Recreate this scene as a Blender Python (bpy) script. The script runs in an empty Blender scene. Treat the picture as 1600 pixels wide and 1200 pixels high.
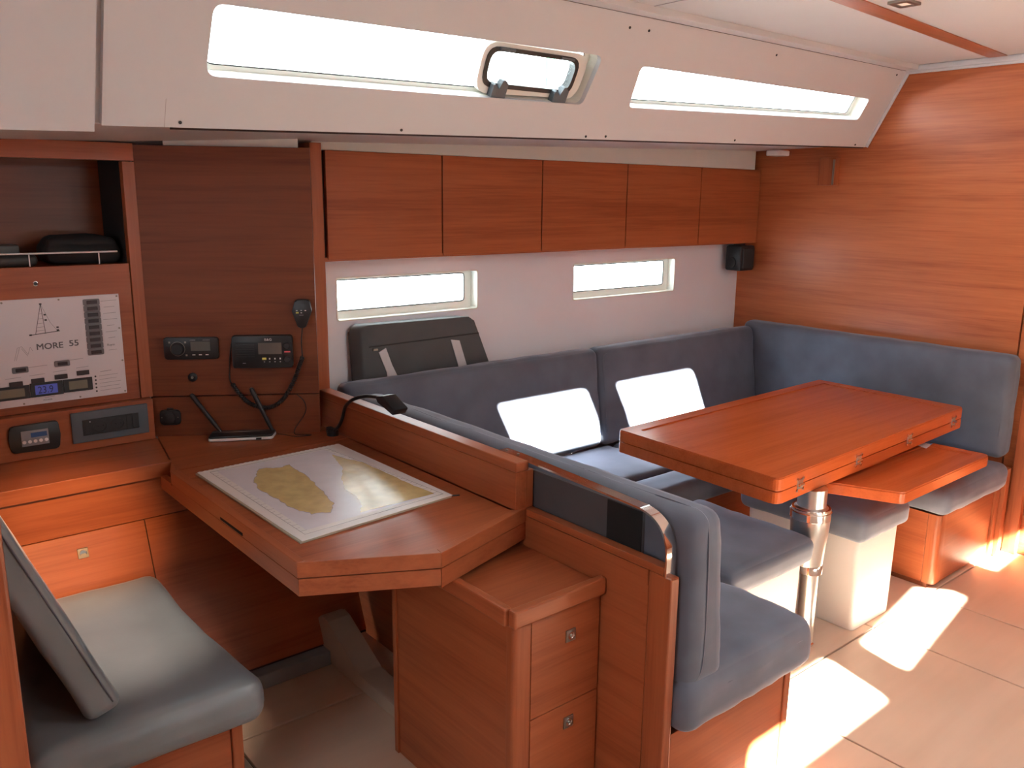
import bpy, bmesh, math, random
from mathutils import Vector, Matrix, noise
from mathutils.geometry import delaunay_2d_cdt
random.seed(4)
S = bpy.context.scene
COL = S.collection

# ------------------------------------------------------------------ camera, world, sun, exposure
cam = bpy.data.cameras.new('camera')
cam.sensor_width = 36
cam.lens = 30.036
cam.clip_start = 0.02
camo = bpy.data.objects.new('camera', cam)
COL.objects.link(camo)
R = ((0.76907045, -0.63908311, 0.01016978), (-0.12954317, -0.17143319, -0.97664181), (0.62589873, 0.74978893, -0.21463305))
camo.matrix_world = Matrix(((R[0][0], -R[1][0], -R[2][0], 0), (R[0][1], -R[1][1], -R[2][1], 0),
                            (R[0][2], -R[1][2], -R[2][2], 1.6), (0, 0, 0, 1)))
S.camera = camo
S.view_settings.view_transform = 'Standard'
S.view_settings.look = 'None'
S.view_settings.gamma = 1
S.view_settings.use_curve_mapping = False
S.view_settings.exposure = 0.28
S.cycles.use_denoising = True
S.cycles.max_bounces = 12
S.cycles.diffuse_bounces = 8
S.cycles.transparent_max_bounces = 12
S.cycles.sample_clamp_indirect = 12
S.cycles.caustics_reflective = False
S.cycles.caustics_refractive = False

world = bpy.data.worlds.new('sky')
S.world = world
world.use_nodes = True
bg = world.node_tree.nodes['Background']
bg.inputs[0].default_value = (0.88, 0.95, 1.0, 1)
bg.inputs[1].default_value = 11.0

SUN = Vector((0.24, 1.0, -0.594)).normalized()
sl = bpy.data.lights.new('sun', 'SUN')
sl.energy = 250
sl.angle = math.radians(0.6)
sl.color = (1, 0.95, 0.88)
so = bpy.data.objects.new('sun', sl)
so.rotation_euler = SUN.to_track_quat('-Z', 'Y').to_euler()
so.location = (0, -6, 6)
COL.objects.link(so)

def portal(loc, rot, sx, sy):
    l = bpy.data.lights.new('sky_portal', 'AREA')
    l.shape = 'RECTANGLE'; l.size = sx; l.size_y = sy
    l.cycles.is_portal = True
    o = bpy.data.objects.new('sky_portal', l)
    o.location = loc; o.rotation_euler = rot
    COL.objects.link(o)

# ------------------------------------------------------------------ helpers
LOC = {}

def mk(name, bm, mat, loc=(0, 0, 0), smooth=False):
    L = Vector(loc)
    for v in bm.verts: v.co -= L
    bmesh.ops.recalc_face_normals(bm, faces=bm.faces)
    me = bpy.data.meshes.new(name)
    bm.to_mesh(me); bm.free()
    if smooth:
        for p in me.polygons: p.use_smooth = True
        if smooth != 'all':
            try: me.set_sharp_from_angle(angle=math.radians(smooth))
            except Exception: pass
    me.materials.append(mat)
    o = bpy.data.objects.new(name, me)
    COL.objects.link(o)
    return o

def tag(o, label, cat, group=None):
    o['label'] = label; o['category'] = cat
    if group: o['group'] = group

def thing(name, loc, label, cat, group=None):
    o = bpy.data.objects.new(name, None)
    o.empty_display_size = 0.05
    o.location = loc; COL.objects.link(o)
    LOC[o.name] = tuple(loc)
    tag(o, label, cat, group)
    return o

def struct(name, bm=None, mat=None, loc=(0, 0, 0), smooth=False):
    if bm is None:
        o = bpy.data.objects.new(name, None); o.empty_display_size = .05; COL.objects.link(o)
        o.location = loc
    else:
        o = mk(name, bm, mat, loc, smooth); o.location = loc
    LOC[o.name] = tuple(loc)
    o['kind'] = 'structure'
    return o

def part(name, bm, mat, parent, smooth=False, label=None):
    o = mk(name, bm, mat, LOC[parent.name], smooth)
    o.parent = parent
    LOC[o.name] = LOC[parent.name]
    if label: o['label'] = label
    return o

def solo(name, bm, mat, loc, label, cat, group=None, smooth=False):
    o = mk(name, bm, mat, loc, smooth); o.location = loc
    LOC[o.name] = tuple(loc)
    tag(o, label, cat, group)
    return o

def B(): return bmesh.new()

def box(bm, x0, x1, y0, y1, z0, z1, bev=0, M=None, seg=2):
    vs = [bm.verts.new((x, y, z)) for x in (x0, x1) for y in (y0, y1) for z in (z0, z1)]
    fs = [bm.faces.new([vs[i] for i in f]) for f in ((0, 1, 3, 2), (4, 6, 7, 5), (0, 4, 5, 1), (2, 3, 7, 6), (0, 2, 6, 4), (1, 5, 7, 3))]
    if bev:
        es = list({e for f in fs for e in f.edges})
        r = bmesh.ops.bevel(bm, geom=es, offset=bev, segments=seg, profile=.5, affect='EDGES')
        vs = list({v for f in r['faces'] for v in f.verts} | {v for v in vs if v.is_valid})
    if M is not None:
        for v in vs: v.co = M @ v.co
    return bm

def bx(*a, **k): return box(B(), *a, **k)

def prism(bm, pts, d0, d1, mapf, bev=0):
    """pts 2D outline; mapf(u,v,d) -> 3D"""
    a = [bm.verts.new(mapf(u, v, d0)) for u, v in pts]
    b = [bm.verts.new(mapf(u, v, d1)) for u, v in pts]
    n = len(pts)
    f1 = bm.faces.new(a); f2 = bm.faces.new(b[::-1])
    for i in range(n): bm.faces.new((a[i], a[(i + 1) % n], b[(i + 1) % n], b[i]))
    if bev:
        es = [e for e in set(f1.edges) | set(f2.edges)]
        bmesh.ops.bevel(bm, geom=es, offset=bev, segments=2, profile=.5, affect='EDGES')
    return bm

XY = lambda u, v, d: (u, v, d)
XZ = lambda u, v, d: (u, d, v)
YZ = lambda u, v, d: (d, u, v)

def rpoly(pts, r, n=5):
    """round polygon corners; r scalar or list"""
    out = []
    N = len(pts)
    for i in range(N):
        p = Vector(pts[i]).to_2d(); a = Vector(pts[i - 1]).to_2d(); b = Vector(pts[(i + 1) % N]).to_2d()
        ri = r[i] if isinstance(r, (list, tuple)) else r
        if ri <= 0: out.append((p.x, p.y)); continue
        da = (a - p).normalized(); db = (b - p).normalized()
        ang = da.angle(db)
        t = min(ri / math.tan(ang / 2), (a - p).length * .49, (b - p).length * .49)
        s, e = p + da * t, p + db * t
        for k in range(n + 1):
            w = k / n
            q = s.lerp(p, w).lerp(p.lerp(e, w), w)
            out.append((q.x, q.y))
    return out

def rect(u0, v0, u1, v1): return [(u0, v0), (u1, v0), (u1, v1), (u0, v1)]

def inside(p, poly):
    c = False; n = len(poly); x, y = p
    for i in range(n):
        x1, y1 = poly[i]; x2, y2 = poly[(i + 1) % n]
        if (y1 > y) != (y2 > y) and x < (x2 - x1) * (y - y1) / (y2 - y1) + x1: c = not c
    return c

def plate(bm, outer, holes, f0, f1, extra=()):
    """plate with holes; f0/f1 map (u,v)->3D for front/back"""
    loops = [outer] + list(holes)
    pts = []; edges = []
    for L in loops:
        s = len(pts)
        pts += [Vector(p) for p in L]
        edges += [(s + i, s + (i + 1) % len(L)) for i in range(len(L))]
    pts += [Vector(p) for p in extra]
    V, E_, F, _, _, _ = delaunay_2d_cdt(pts, edges, [], 0, 1e-6)
    A = [bm.verts.new(f0(v.x, v.y)) for v in V]; Bv = [bm.verts.new(f1(v.x, v.y)) for v in V]
    cnt = {}
    for f in F:
        c = sum((V[i] for i in f), Vector((0, 0))) / len(f)
        if not inside(c, outer) or any(inside(c, h) for h in holes): continue
        bm.faces.new([A[i] for i in f]); bm.faces.new([Bv[i] for i in f][::-1])
        for k in range(len(f)):
            e = tuple(sorted((f[k], f[(k + 1) % len(f)]))); cnt[e] = cnt.get(e, 0) + 1
    for (i, j), c in cnt.items():
        if c == 1: bm.faces.new((A[i], A[j], Bv[j], Bv[i]))
    loose = [v for v in bm.verts if not v.link_faces]
    for v in loose: bm.verts.remove(v)
    return bm

def cushion(bm, c, s, r=.035, puff=.012, M=None, n=10, wr=.0015, seed=0, pf=((2, 1),)):
    """soft rounded block: centre c, full size s"""
    h = [t / 2 for t in s]
    r = min(r, min(h) * .98)
    def samples(hh):
        e = [-hh + r * (1 - math.cos(math.pi / 2 * k / 4)) for k in range(5)]
        m = [(-hh + r) + (2 * (hh - r)) * k / n for k in range(1, n)]
        return e + m + [-q for q in e[::-1]]
    Sx = [samples(q) for q in h]
    cache = {}
    def V(p):
        k = tuple(round(q, 5) for q in p)
        if k in cache: return cache[k]
        inner = Vector([max(-(h[i] - r), min(h[i] - r, p[i])) for i in range(3)])
        d = Vector(p) - inner
        if d.length > 1e-9: q = inner + d.normalized() * r
        else: q = Vector(p)
        u = [min(1, abs(p[i]) / h[i]) for i in range(3)]
        w = [1 - u[i] ** 2 for i in range(3)]
        for i in range(3):
            j, l = (i + 1) % 3, (i + 2) % 3
            if abs(abs(p[i]) - h[i]) < 1e-6 and (i, 1 if p[i] > 0 else -1) in pf:
                q[i] += math.copysign(puff * (w[j] * w[l]) ** .5 if w[j] > 0 and w[l] > 0 else 0, p[i])
        if wr:
            nn = noise.noise(Vector((q.x * 9 + seed, q.y * 9, q.z * 9))) + .5 * noise.noise(Vector((q.x * 25, q.y * 25 + seed, q.z * 25)))
            q += (d.normalized() if d.length > 1e-9 else Vector((0, 0, 1))) * wr * nn * 2
        v = bm.verts.new(q)
        cache[k] = v
        return v
    for ax in range(3):
        a, b = (ax + 1) % 3, (ax + 2) % 3
        for sg in (-1, 1):
            for i in range(len(Sx[a]) - 1):
                for j in range(len(Sx[b]) - 1):
                    P = []
                    for (ii, jj) in ((i, j), (i + 1, j), (i + 1, j + 1), (i, j + 1)):
                        p = [0, 0, 0]; p[ax] = sg * h[ax]; p[a] = Sx[a][ii]; p[b] = Sx[b][jj]
                        P.append(V(p))
                    if len(set(P)) == 4:
                        try: bm.faces.new(P if sg > 0 else P[::-1])
                        except ValueError: pass
    T = Matrix.Translation(c) @ (M if M is not None else Matrix.Identity(4))
    for v in cache.values(): v.co = T @ v.co
    return bm

def cbox(x0, x1, y0, y1, z0, z1, **k):
    return cushion(B(), ((x0 + x1) / 2, (y0 + y1) / 2, (z0 + z1) / 2), (x1 - x0, y1 - y0, z1 - z0), **k)

def tube(bm, pts, r, n=8, closed=False, cap=True):
    pts = [Vector(p) for p in pts]
    N = len(pts)
    rr = r if isinstance(r, (list, tuple)) else [r] * N
    up = None; rings = []
    for i, p in enumerate(pts):
        if closed: t = pts[(i + 1) % N] - pts[i - 1]
        else: t = pts[min(i + 1, N - 1)] - pts[max(i - 1, 0)]
        t.normalize()
        if up is None:
            up = Vector((0, 0, 1)) if abs(t.z) < .9 else Vector((1, 0, 0))
        s = t.cross(up).normalized(); up = s.cross(t).normalized()
        rings.append([bm.verts.new(p + (s * math.cos(2 * math.pi * k / n) + up * math.sin(2 * math.pi * k / n)) * rr[i]) for k in range(n)])
    for i in range(N if closed else N - 1):
        a, b = rings[i], rings[(i + 1) % N]
        for k in range(n): bm.faces.new((a[k], a[(k + 1) % n], b[(k + 1) % n], b[k]))
    if cap and not closed:
        bm.faces.new(rings[0][::-1]); bm.faces.new(rings[-1])
    return bm

def lathe(bm, c, prof, n=32, M=None):
    """prof: list of (r,z) ; axis z at c"""
    c = Vector(c); rings = []
    for r, z in prof:
        rings.append([Vector((r * math.cos(2 * math.pi * k / n), r * math.sin(2 * math.pi * k / n), z)) for k in range(n)])
    Rg = [[bm.verts.new(c + ((M @ p) if M is not None else p)) for p in ring] for ring in rings]
    for a, b in zip(Rg, Rg[1:]):
        for k in range(n): bm.faces.new((a[k], a[(k + 1) % n], b[(k + 1) % n], b[k]))
    bm.faces.new(Rg[0][::-1]); bm.faces.new(Rg[-1])
    return bm

def smoothpath(pts, n=6):
    P = [Vector(p) for p in pts]; out = []
    for i in range(len(P) - 1):
        p0, p1, p2, p3 = P[max(i - 1, 0)], P[i], P[i + 1], P[min(i + 2, len(P) - 1)]
        for k in range(n):
            t = k / n
            out.append(.5 * ((2 * p1) + (p2 - p0) * t + (2 * p0 - 5 * p1 + 4 * p2 - p3) * t * t + (3 * p1 - p0 - 3 * p2 + p3) * t ** 3))
    out.append(P[-1])
    return out

def text_bm(txt, size, mapf, ext=.0004, bold=0):
    """flat lettering as mesh; mapf(u,v,d)->3D"""
    cu = bpy.data.curves.new('t', 'FONT'); cu.body = txt; cu.size = size; cu.resolution_u = 3
    o = bpy.data.objects.new('t', cu); COL.objects.link(o)
    dg = bpy.context.evaluated_depsgraph_get()
    me = bpy.data.meshes.new_from_object(o.evaluated_get(dg))
    bm = B(); bm.from_mesh(me)
    bpy.data.objects.remove(o); bpy.data.meshes.remove(me); bpy.data.curves.remove(cu)
    if bold:
        g0 = list(bm.verts) + list(bm.edges) + list(bm.faces)
        base = [v for v in bm.verts]
        for k, (ox, oy) in enumerate(((bold, 0), (0, bold), (bold, bold))):
            d = bmesh.ops.duplicate(bm, geom=g0)
            for v in [e for e in d['geom'] if isinstance(e, bmesh.types.BMVert)]:
                v.co.x += ox; v.co.y += oy; v.co.z += 1e-5 * (k + 1)
    for v in bm.verts: v.co = Vector(mapf(v.co.x, v.co.y, ext + v.co.z))
    return bm

# ------------------------------------------------------------------ materials
def nodes(name):
    m = bpy.data.materials.new(name); m.use_nodes = True
    nt = m.node_tree
    return m, nt, nt.nodes['Principled BSDF'], nt.links

def plain(name, col, rough=.5, metal=0, noise_amt=.06, nscale=8, sheen=0, coat=0, bump=0, bscale=60):
    m, nt, b, L = nodes(name)
    tc = nt.nodes.new('ShaderNodeTexCoord')
    n = nt.nodes.new('ShaderNodeTexNoise'); n.inputs['Scale'].default_value = nscale; n.inputs['Detail'].default_value = 3
    L.new(tc.outputs['Object'], n.inputs['Vector'])
    r = nt.nodes.new('ShaderNodeValToRGB')
    c = Vector(col)
    r.color_ramp.elements[0].position = .3; r.color_ramp.elements[1].position = .7
    r.color_ramp.elements[0].color = (*(c * (1 - noise_amt)), 1); r.color_ramp.elements[1].color = (*[min(1, t) for t in c * (1 + noise_amt)], 1)
    L.new(n.outputs['Fac'], r.inputs[0]); L.new(r.outputs[0], b.inputs['Base Color'])
    b.inputs['Roughness'].default_value = rough; b.inputs['Metallic'].default_value = metal
    if sheen:
        b.inputs['Sheen Weight'].default_value = sheen; b.inputs['Sheen Roughness'].default_value = .4
        b.inputs['Sheen Tint'].default_value = (.8, .85, 1, 1)
    if coat: b.inputs['Coat Weight'].default_value = coat
    if bump:
        n2 = nt.nodes.new('ShaderNodeTexNoise'); n2.inputs['Scale'].default_value = bscale
        L.new(tc.outputs['Object'], n2.inputs['Vector'])
        bp = nt.nodes.new('ShaderNodeBump'); bp.inputs['Strength'].default_value = bump; bp.inputs['Distance'].default_value = .003
        L.new(n2.outputs['Fac'], bp.inputs['Height']); L.new(bp.outputs[0], b.inputs['Normal'])
    return m

def wood(name, axis='x', tone=1.0, rotz=0, rough=.33, sat=(0.46, 0.134, 0.052), dark=(0.25, 0.056, 0.020)):
    m, nt, b, L = nodes(name)
    tc = nt.nodes.new('ShaderNodeTexCoord')
    mp = nt.nodes.new('ShaderNodeMapping'); mp.vector_type = 'POINT'
    rot = nt.nodes.new('ShaderNodeMapping'); rot.inputs['Rotation'].default_value = (0, 0, rotz)
    L.new(tc.outputs['Object'], rot.inputs[0]); L.new(rot.outputs[0], mp.inputs[0])
    sc = {'x': (1.1, 30, 30), 'y': (30, 1.1, 30), 'z': (30, 30, 1.1)}[axis]
    mp.inputs['Scale'].default_value = sc
    n = nt.nodes.new('ShaderNodeTexNoise'); n.inputs['Scale'].default_value = 1.0; n.inputs['Detail'].default_value = 6; n.inputs['Roughness'].default_value = .62
    n.inputs['Distortion'].default_value = .35
    L.new(mp.outputs[0], n.inputs['Vector'])
    n2 = nt.nodes.new('ShaderNodeTexNoise'); n2.inputs['Scale'].default_value = .22; n2.inputs['Detail'].default_value = 2
    L.new(mp.outputs[0], n2.inputs['Vector'])
    n3 = nt.nodes.new('ShaderNodeTexNoise'); n3.inputs['Scale'].default_value = 5; n3.inputs['Detail'].default_value = 3
    L.new(mp.outputs[0], n3.inputs['Vector'])
    mix = nt.nodes.new('ShaderNodeMix'); mix.data_type = 'FLOAT'; mix.inputs[0].default_value = .45
    L.new(n.outputs['Fac'], mix.inputs[2]); L.new(n2.outputs['Fac'], mix.inputs[3])
    mx2 = nt.nodes.new('ShaderNodeMix'); mx2.data_type = 'FLOAT'; mx2.inputs[0].default_value = .22
    L.new(mix.outputs[0], mx2.inputs[2]); L.new(n3.outputs['Fac'], mx2.inputs[3])
    r = nt.nodes.new('ShaderNodeValToRGB')
    r.color_ramp.elements[0].position = .34; r.color_ramp.elements[1].position = .64
    r.color_ramp.elements[0].color = (*(Vector(dark) * tone), 1); r.color_ramp.elements[1].color = (*(Vector(sat) * tone), 1)
    e = r.color_ramp.elements.new(.5); e.color = (*((Vector(dark) * .35 + Vector(sat) * .65) * tone), 1)
    L.new(mx2.outputs[0], r.inputs[0]); L.new(r.outputs[0], b.inputs['Base Color'])
    b.inputs['Roughness'].default_value = rough
    b.inputs['Specular IOR Level'].default_value = .35
    bp = nt.nodes.new('ShaderNodeBump'); bp.inputs['Strength'].default_value = .05; bp.inputs['Distance'].default_value = .001
    L.new(n3.outputs['Fac'], bp.inputs['Height']); L.new(bp.outputs[0], b.inputs['Normal'])
    return m

WX = wood('teak_veneer_lengthwise', 'x', tone=.84)
WY = wood('teak_veneer_athwart', 'y', tone=.84)
WB = wood('teak_bulkhead_lit', 'y', tone=1.1, sat=(0.50, 0.155, 0.058), dark=(0.27, 0.064, 0.022))  # same teak, coloured brighter for the light on the bulkhead
WZ = wood('teak_veneer_upright', 'z', tone=.84)
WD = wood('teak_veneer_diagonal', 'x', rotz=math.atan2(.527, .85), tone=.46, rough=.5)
WT = wood('teak_table_veneer', 'x', tone=1.1, rough=.25, sat=(0.53, 0.115, 0.030), dark=(0.38, 0.070, 0.018))
WDK = wood('teak_veneer_shaded', 'x', tone=.45)  # same teak darkened, the cubby's shade is put into the colour
GAP = plain('dark_joint', (.03, .008, .005), .8)
WHITE = plain('cream_gelcoat', (.60, .615, .645), .42, noise_amt=.015, nscale=2)
LINING = plain('white_lining', (.88, .91, .96), .6, noise_amt=.02, nscale=3)
REVEAL = plain('pale_window_moulding', (.82, .82, .76), .4, noise_amt=.02)
HEAD = plain('headliner_vinyl', (.60, .60, .61), .6, noise_amt=.02, nscale=3)
VELVET = plain('blue_grey_velvet', (.105, .120, .158), .75, noise_amt=.16, nscale=7, sheen=.4, bump=.06, bscale=180)
VELVD = plain('grey_leathery_fabric', (.17, .195, .215), .30, noise_amt=.12, nscale=5, sheen=.2, bump=.04, bscale=140)
PIPE = plain('seam_piping', (.10, .108, .14), .8, sheen=.3)
CANVAS = plain('dark_grey_canvas', (.078, .082, .086), .75, noise_amt=.1)
STRAP = plain('pale_webbing', (.62, .62, .64), .7)
BLACK = plain('black_plastic', (.012, .013, .015), .4)
BLACKR = plain('black_rubber', (.02, .02, .022), .6)
NIGHT = plain('black_velcro', (.008, .009, .01), .95)
CHROME = plain('polished_steel', (.78, .74, .72), .09, metal=1, noise_amt=.01)
BRUSH = plain('brushed_steel', (.66, .64, .62), .28, metal=1, noise_amt=.02)
NICKEL = plain('satin_nickel', (.33, .30, .26), .38, metal=1)
SLATE = plain('slate_plastic', (.085, .105, .125), .5)
PANELW = plain('silver_faceplate', (.70, .66, .68), .38, noise_amt=.01)
INK = plain('print_ink', (.05, .05, .055), .6)
INKM = plain('grey_lettering', (.13, .12, .13), .6)
INKG = plain('pale_print_ink', (.36, .34, .36), .6)
BRK = plain('breaker_rocker', (.022, .01, .012), .35)
BRKF = plain('breaker_bezel', (.16, .15, .16), .4)
LCD = plain('lcd_glass', (.20, .19, .14), .2)
SCRN = plain('display_screen', (.13, .13, .12), .15)
PAPER = plain('chart_paper', (.80, .78, .76), .4, noise_amt=.03)
SEA = plain('chart_sea_print', (.70, .68, .73), .3, noise_amt=.04, nscale=20, bump=.4, bscale=11)
LAND = plain('chart_land_print', (.60, .47, .22), .25, noise_amt=.12, nscale=25, bump=.5, bscale=14)
BOX = plain('white_moulded_plastic', (.84, .80, .76), .5, noise_amt=.01)
RIB = plain('cream_moulded_rib', (.44, .34, .26), .6)
BASEB = plain('blue_grey_skirting', (.22, .25, .27), .6)
WPL = plain('white_plastic', (.8, .79, .78), .35, noise_amt=.01)
YEL = plain('yellow_button', (.75, .72, .15), .5)
RED = plain('red_button', (.7, .12, .15), .5)
BLUEP = plain('blue_print', (.1, .25, .5), .5)
TURQ = plain('turquoise_paint', (.02, .085, .06), .6)

def emit(name, col, st):
    m, nt, b, L = nodes(name)
    b.inputs['Base Color'].default_value = (*col, 1)
    b.inputs['Emission Color'].default_value = (*col, 1); b.inputs['Emission Strength'].default_value = st
    return m
LCDB = emit('lit_blue_lcd', (.07, .09, .38), .22)
LCDC = emit('lit_dark_blue_lcd', (.01, .05, .14), .12)
LENS = emit('lamp_lens', (.9, .75, .62), .25)

m, nt, b, L = nodes('window_glass')
nt.nodes.remove(b)
tr = nt.nodes.new('ShaderNodeBsdfTransparent'); tr.inputs[0].default_value = (.96, .98, .97, 1)
gl = nt.nodes.new('ShaderNodeBsdfGlossy'); gl.inputs['Roughness'].default_value = .02
mx = nt.nodes.new('ShaderNodeMixShader')
mx.inputs[0].default_value = .05; L.new(tr.outputs[0], mx.inputs[1]); L.new(gl.outputs[0], mx.inputs[2])
L.new(mx.outputs[0], nt.nodes['Material Output'].inputs[0])
GLASS = m

# floor
m, nt, b, L = nodes('pale_maple_floor')
tc = nt.nodes.new('ShaderNodeTexCoord'); mp = nt.nodes.new('ShaderNodeMapping'); mp.inputs['Scale'].default_value = (1.2, 14, 1)
n = nt.nodes.new('ShaderNodeTexNoise'); n.inputs['Scale'].default_value = 1; n.inputs['Detail'].default_value = 5
n2 = nt.nodes.new('ShaderNodeTexNoise'); n2.inputs['Scale'].default_value = 2.2; n2.inputs['Detail'].default_value = 2
L.new(tc.outputs['Object'], mp.inputs[0]); L.new(mp.outputs[0], n.inputs['Vector']); L.new(tc.outputs['Object'], n2.inputs['Vector'])
mix = nt.nodes.new('ShaderNodeMix'); mix.data_type = 'FLOAT'; mix.inputs[0].default_value = .5
L.new(n.outputs['Fac'], mix.inputs[2]); L.new(n2.outputs['Fac'], mix.inputs[3])
r = nt.nodes.new('ShaderNodeValToRGB'); r.color_ramp.elements[0].position = .35; r.color_ramp.elements[1].position = .65
r.color_ramp.elements[0].color = (.58, .43, .32, 1); r.color_ramp.elements[1].color = (.67, .51, .39, 1)
L.new(mix.outputs[0], r.inputs[0]); L.new(r.outputs[0], b.inputs['Base Color']); b.inputs['Roughness'].default_value = .4
FLOOR = m

# ------------------------------------------------------------------ STRUCTURE
# floor : subfloor and separate floor boards
fl = struct('floor', bx(-2.2, 4.25, -2.2, 3.45, -.06, -.012), GAP)
xs = [-2.2, -1.355, -.63, .095, .82, 1.545, 2.27, 2.995, 3.434, 4.2]
ys = [-2.2, -1.0, .20, 1.41, 2.25, 3.4]
g = .0035
for i in range(len(xs) - 1):
    for j in range(len(ys) - 1):
        x0, x1 = xs[i], xs[i + 1]
        if xs[i] == 2.995 and j >= 3: x1 = 4.2
        if xs[i] == 3.434 and j >= 3: continue
        part('floor_board', bx(x0 + g, x1 - g, ys[j] + g, ys[j + 1] - g, -.02, 0, bev=.0015, seg=1), FLOOR, fl)

# forward bulkhead
bh = struct('wall_forward', prism(B(), [(-2.2, 0), (3.45, 0), (3.45, 1.87), (2.33, 1.87), (2.13, 2.24), (-2.2, 2.24)], 4.2215, 4.26, YZ), WDK)
part('panel', prism(B(), [(1.465, 0), (3.1, 0), (3.1, 1.87), (2.33, 1.87), (2.13, 2.235), (1.465, 2.235)], 4.2, 4.22, YZ), WB, bh)
part('panel', bx(4.2, 4.22, .7, 1.457, .0, 2.235, bev=.001, seg=1), WB, bh)
part('panel', bx(4.2, 4.22, -2.2, .692, .0, 2.235, bev=.001, seg=1), WB, bh)

# outboard hull lining with two hull ports
def port_hole(x0, x1, z0, z1): return rpoly([(x0, z0), (x1, z0), (x1, z1), (x0, z1)], .012, 3)
P1 = port_hole(1.608, 2.298, 1.114, 1.280)
P2 = port_hole(2.885, 3.635, 1.110, 1.282)
wl = struct('wall_left', plate(B(), rect(1.44, 0, 4.2, 1.86), [P1, P2], lambda u, v: (u, 3.0, v), lambda u, v: (u, 3.012, v)), LINING)
part('hull_lining', bx(-2.2, 1.44, 3.40, 3.43, 0, 1.9), LINING, wl)
part('hull_return', bx(1.462, 1.49, 3.013, 3.43, 0, 1.87), LINING, wl)
part('hull_shell', plate(B(), rect(1.44, -.0, 4.2, 1.9), [rect(1.600, 1.10, 2.306, 1.29), rect(2.875, 1.1, 3.645, 1.29)], lambda u, v: (u, 3.013, v), lambda u, v: (u, 3.075, v)), LINING, wl)
for k, (x0, x1, z0, z1) in enumerate(((1.608, 2.298, 1.114, 1.280), (2.885, 3.635, 1.110, 1.282))):
    w = struct('window_%d' % (k + 1), loc=((x0 + x1) / 2, 3.04, z0))
    outer = rpoly(rect(x0 - .004, z0 - .004, x1 + .004, z1 + .004), .012, 3)
    inn = rpoly(rect(x0 + .004, z0 + .032, x1 - .04, z1 - .012), .015, 3)
    f = part('window_frame', plate(B(), outer, [inn], lambda u, v: (u, 3.045, v), lambda u, v: (u, 3.07, v)), REVEAL, w)
    f2 = part('window_sleeve', plate(B(), outer, [rpoly(rect(x0 + .001, z0 + .001, x1 - .001, z1 - .001), .010, 3)], lambda u, v: (u, 2.998, v), lambda u, v: (u, 3.046, v)), REVEAL, w)
    part('seal', tube(B(), [(u, 3.044, v) for u, v in inn], .0025, 6, closed=True), BLACKR, w)
    part('pane', bx(x0 - .002, x1 + .002, 3.060, 3.066, z0 + .02, z1), GLASS, w)

# coachroof side with two long windows
def zl(x): return 1.761 + .0283 * (x - .77)
NO = Vector((0, .89, .4)).normalized()
def cr(off):
    def f(x, t):
        p = Vector((x, 2.28 - .18 * t, zl(x) + (2.2 - zl(x)) * t)) + NO * off
        return p
    return f
wup = struct('trim_1', loc=(2.2, 2.3, 1.8))
H1 = rpoly([(.852, .283), (2.160, .277), (2.190, .667), (.858, .651)], .0, 4)
def hole(pts, rx, rt):  # rounding in anisotropic (x,t) space
    q = rpoly([(p[0], p[1] * .44) for p in pts], rx, 5)
    return [(a, b_ / .44) for a, b_ in q]
H1 = hole([(.850, .283), (2.165, .277), (2.192, .667), (.857, .651)], .028, 0)
H2 = hole([(2.398, .285), (3.985, .345), (3.988, .610), (2.392, .629)], .022, 0)
gridp = [(x, t) for x in [.9 + .3 * i for i in range(12)] for t in (.12, .85)]
part('coachroof_side', plate(B(), [(.608, 0), (.756, 0), (4.192, 0), (4.192, 1), (.608, 1)], [H1, H2], cr(0), cr(.02), extra=gridp), WHITE, wup)
part('aft_panel', plate(B(), [(-2.2, -.02), (.588, -.02), (.588, 1.0), (-2.2, 1.0)], [], cr(-.016), cr(.02)), WHITE, wup)
part('joint_backing', plate(B(), [(.55, 0), (.65, 0), (.65, 1), (.55, 1)], [], cr(.0205), cr(.03)), HEAD, wup)
bm = B()
part('panel_joint', tube(bm, [cr(.0008)(.756, t / 10 * .35) for t in range(11)], .0012, 5), INKG, wup)
# screws
for sx, st in [(0.794, 0.029), (1.454, 0.027), (2.231, 0.024), (2.331, 0.030), (3.105, 0.035), (4.081, 0.030), (2.27, 0.902), (2.366, 0.905), (3.13, 0.903), (4.106, 0.935)]:
    p = cr(-.001)(sx, st)
    q = Vector((0, 0, 1)).rotation_difference(-NO).to_matrix().to_4x4()
    part('screw', lathe(B(), p, [(.0045, -.001), (.0045, .0015), (.003, .0025)], 8, q), BLACKR, wup)
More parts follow.
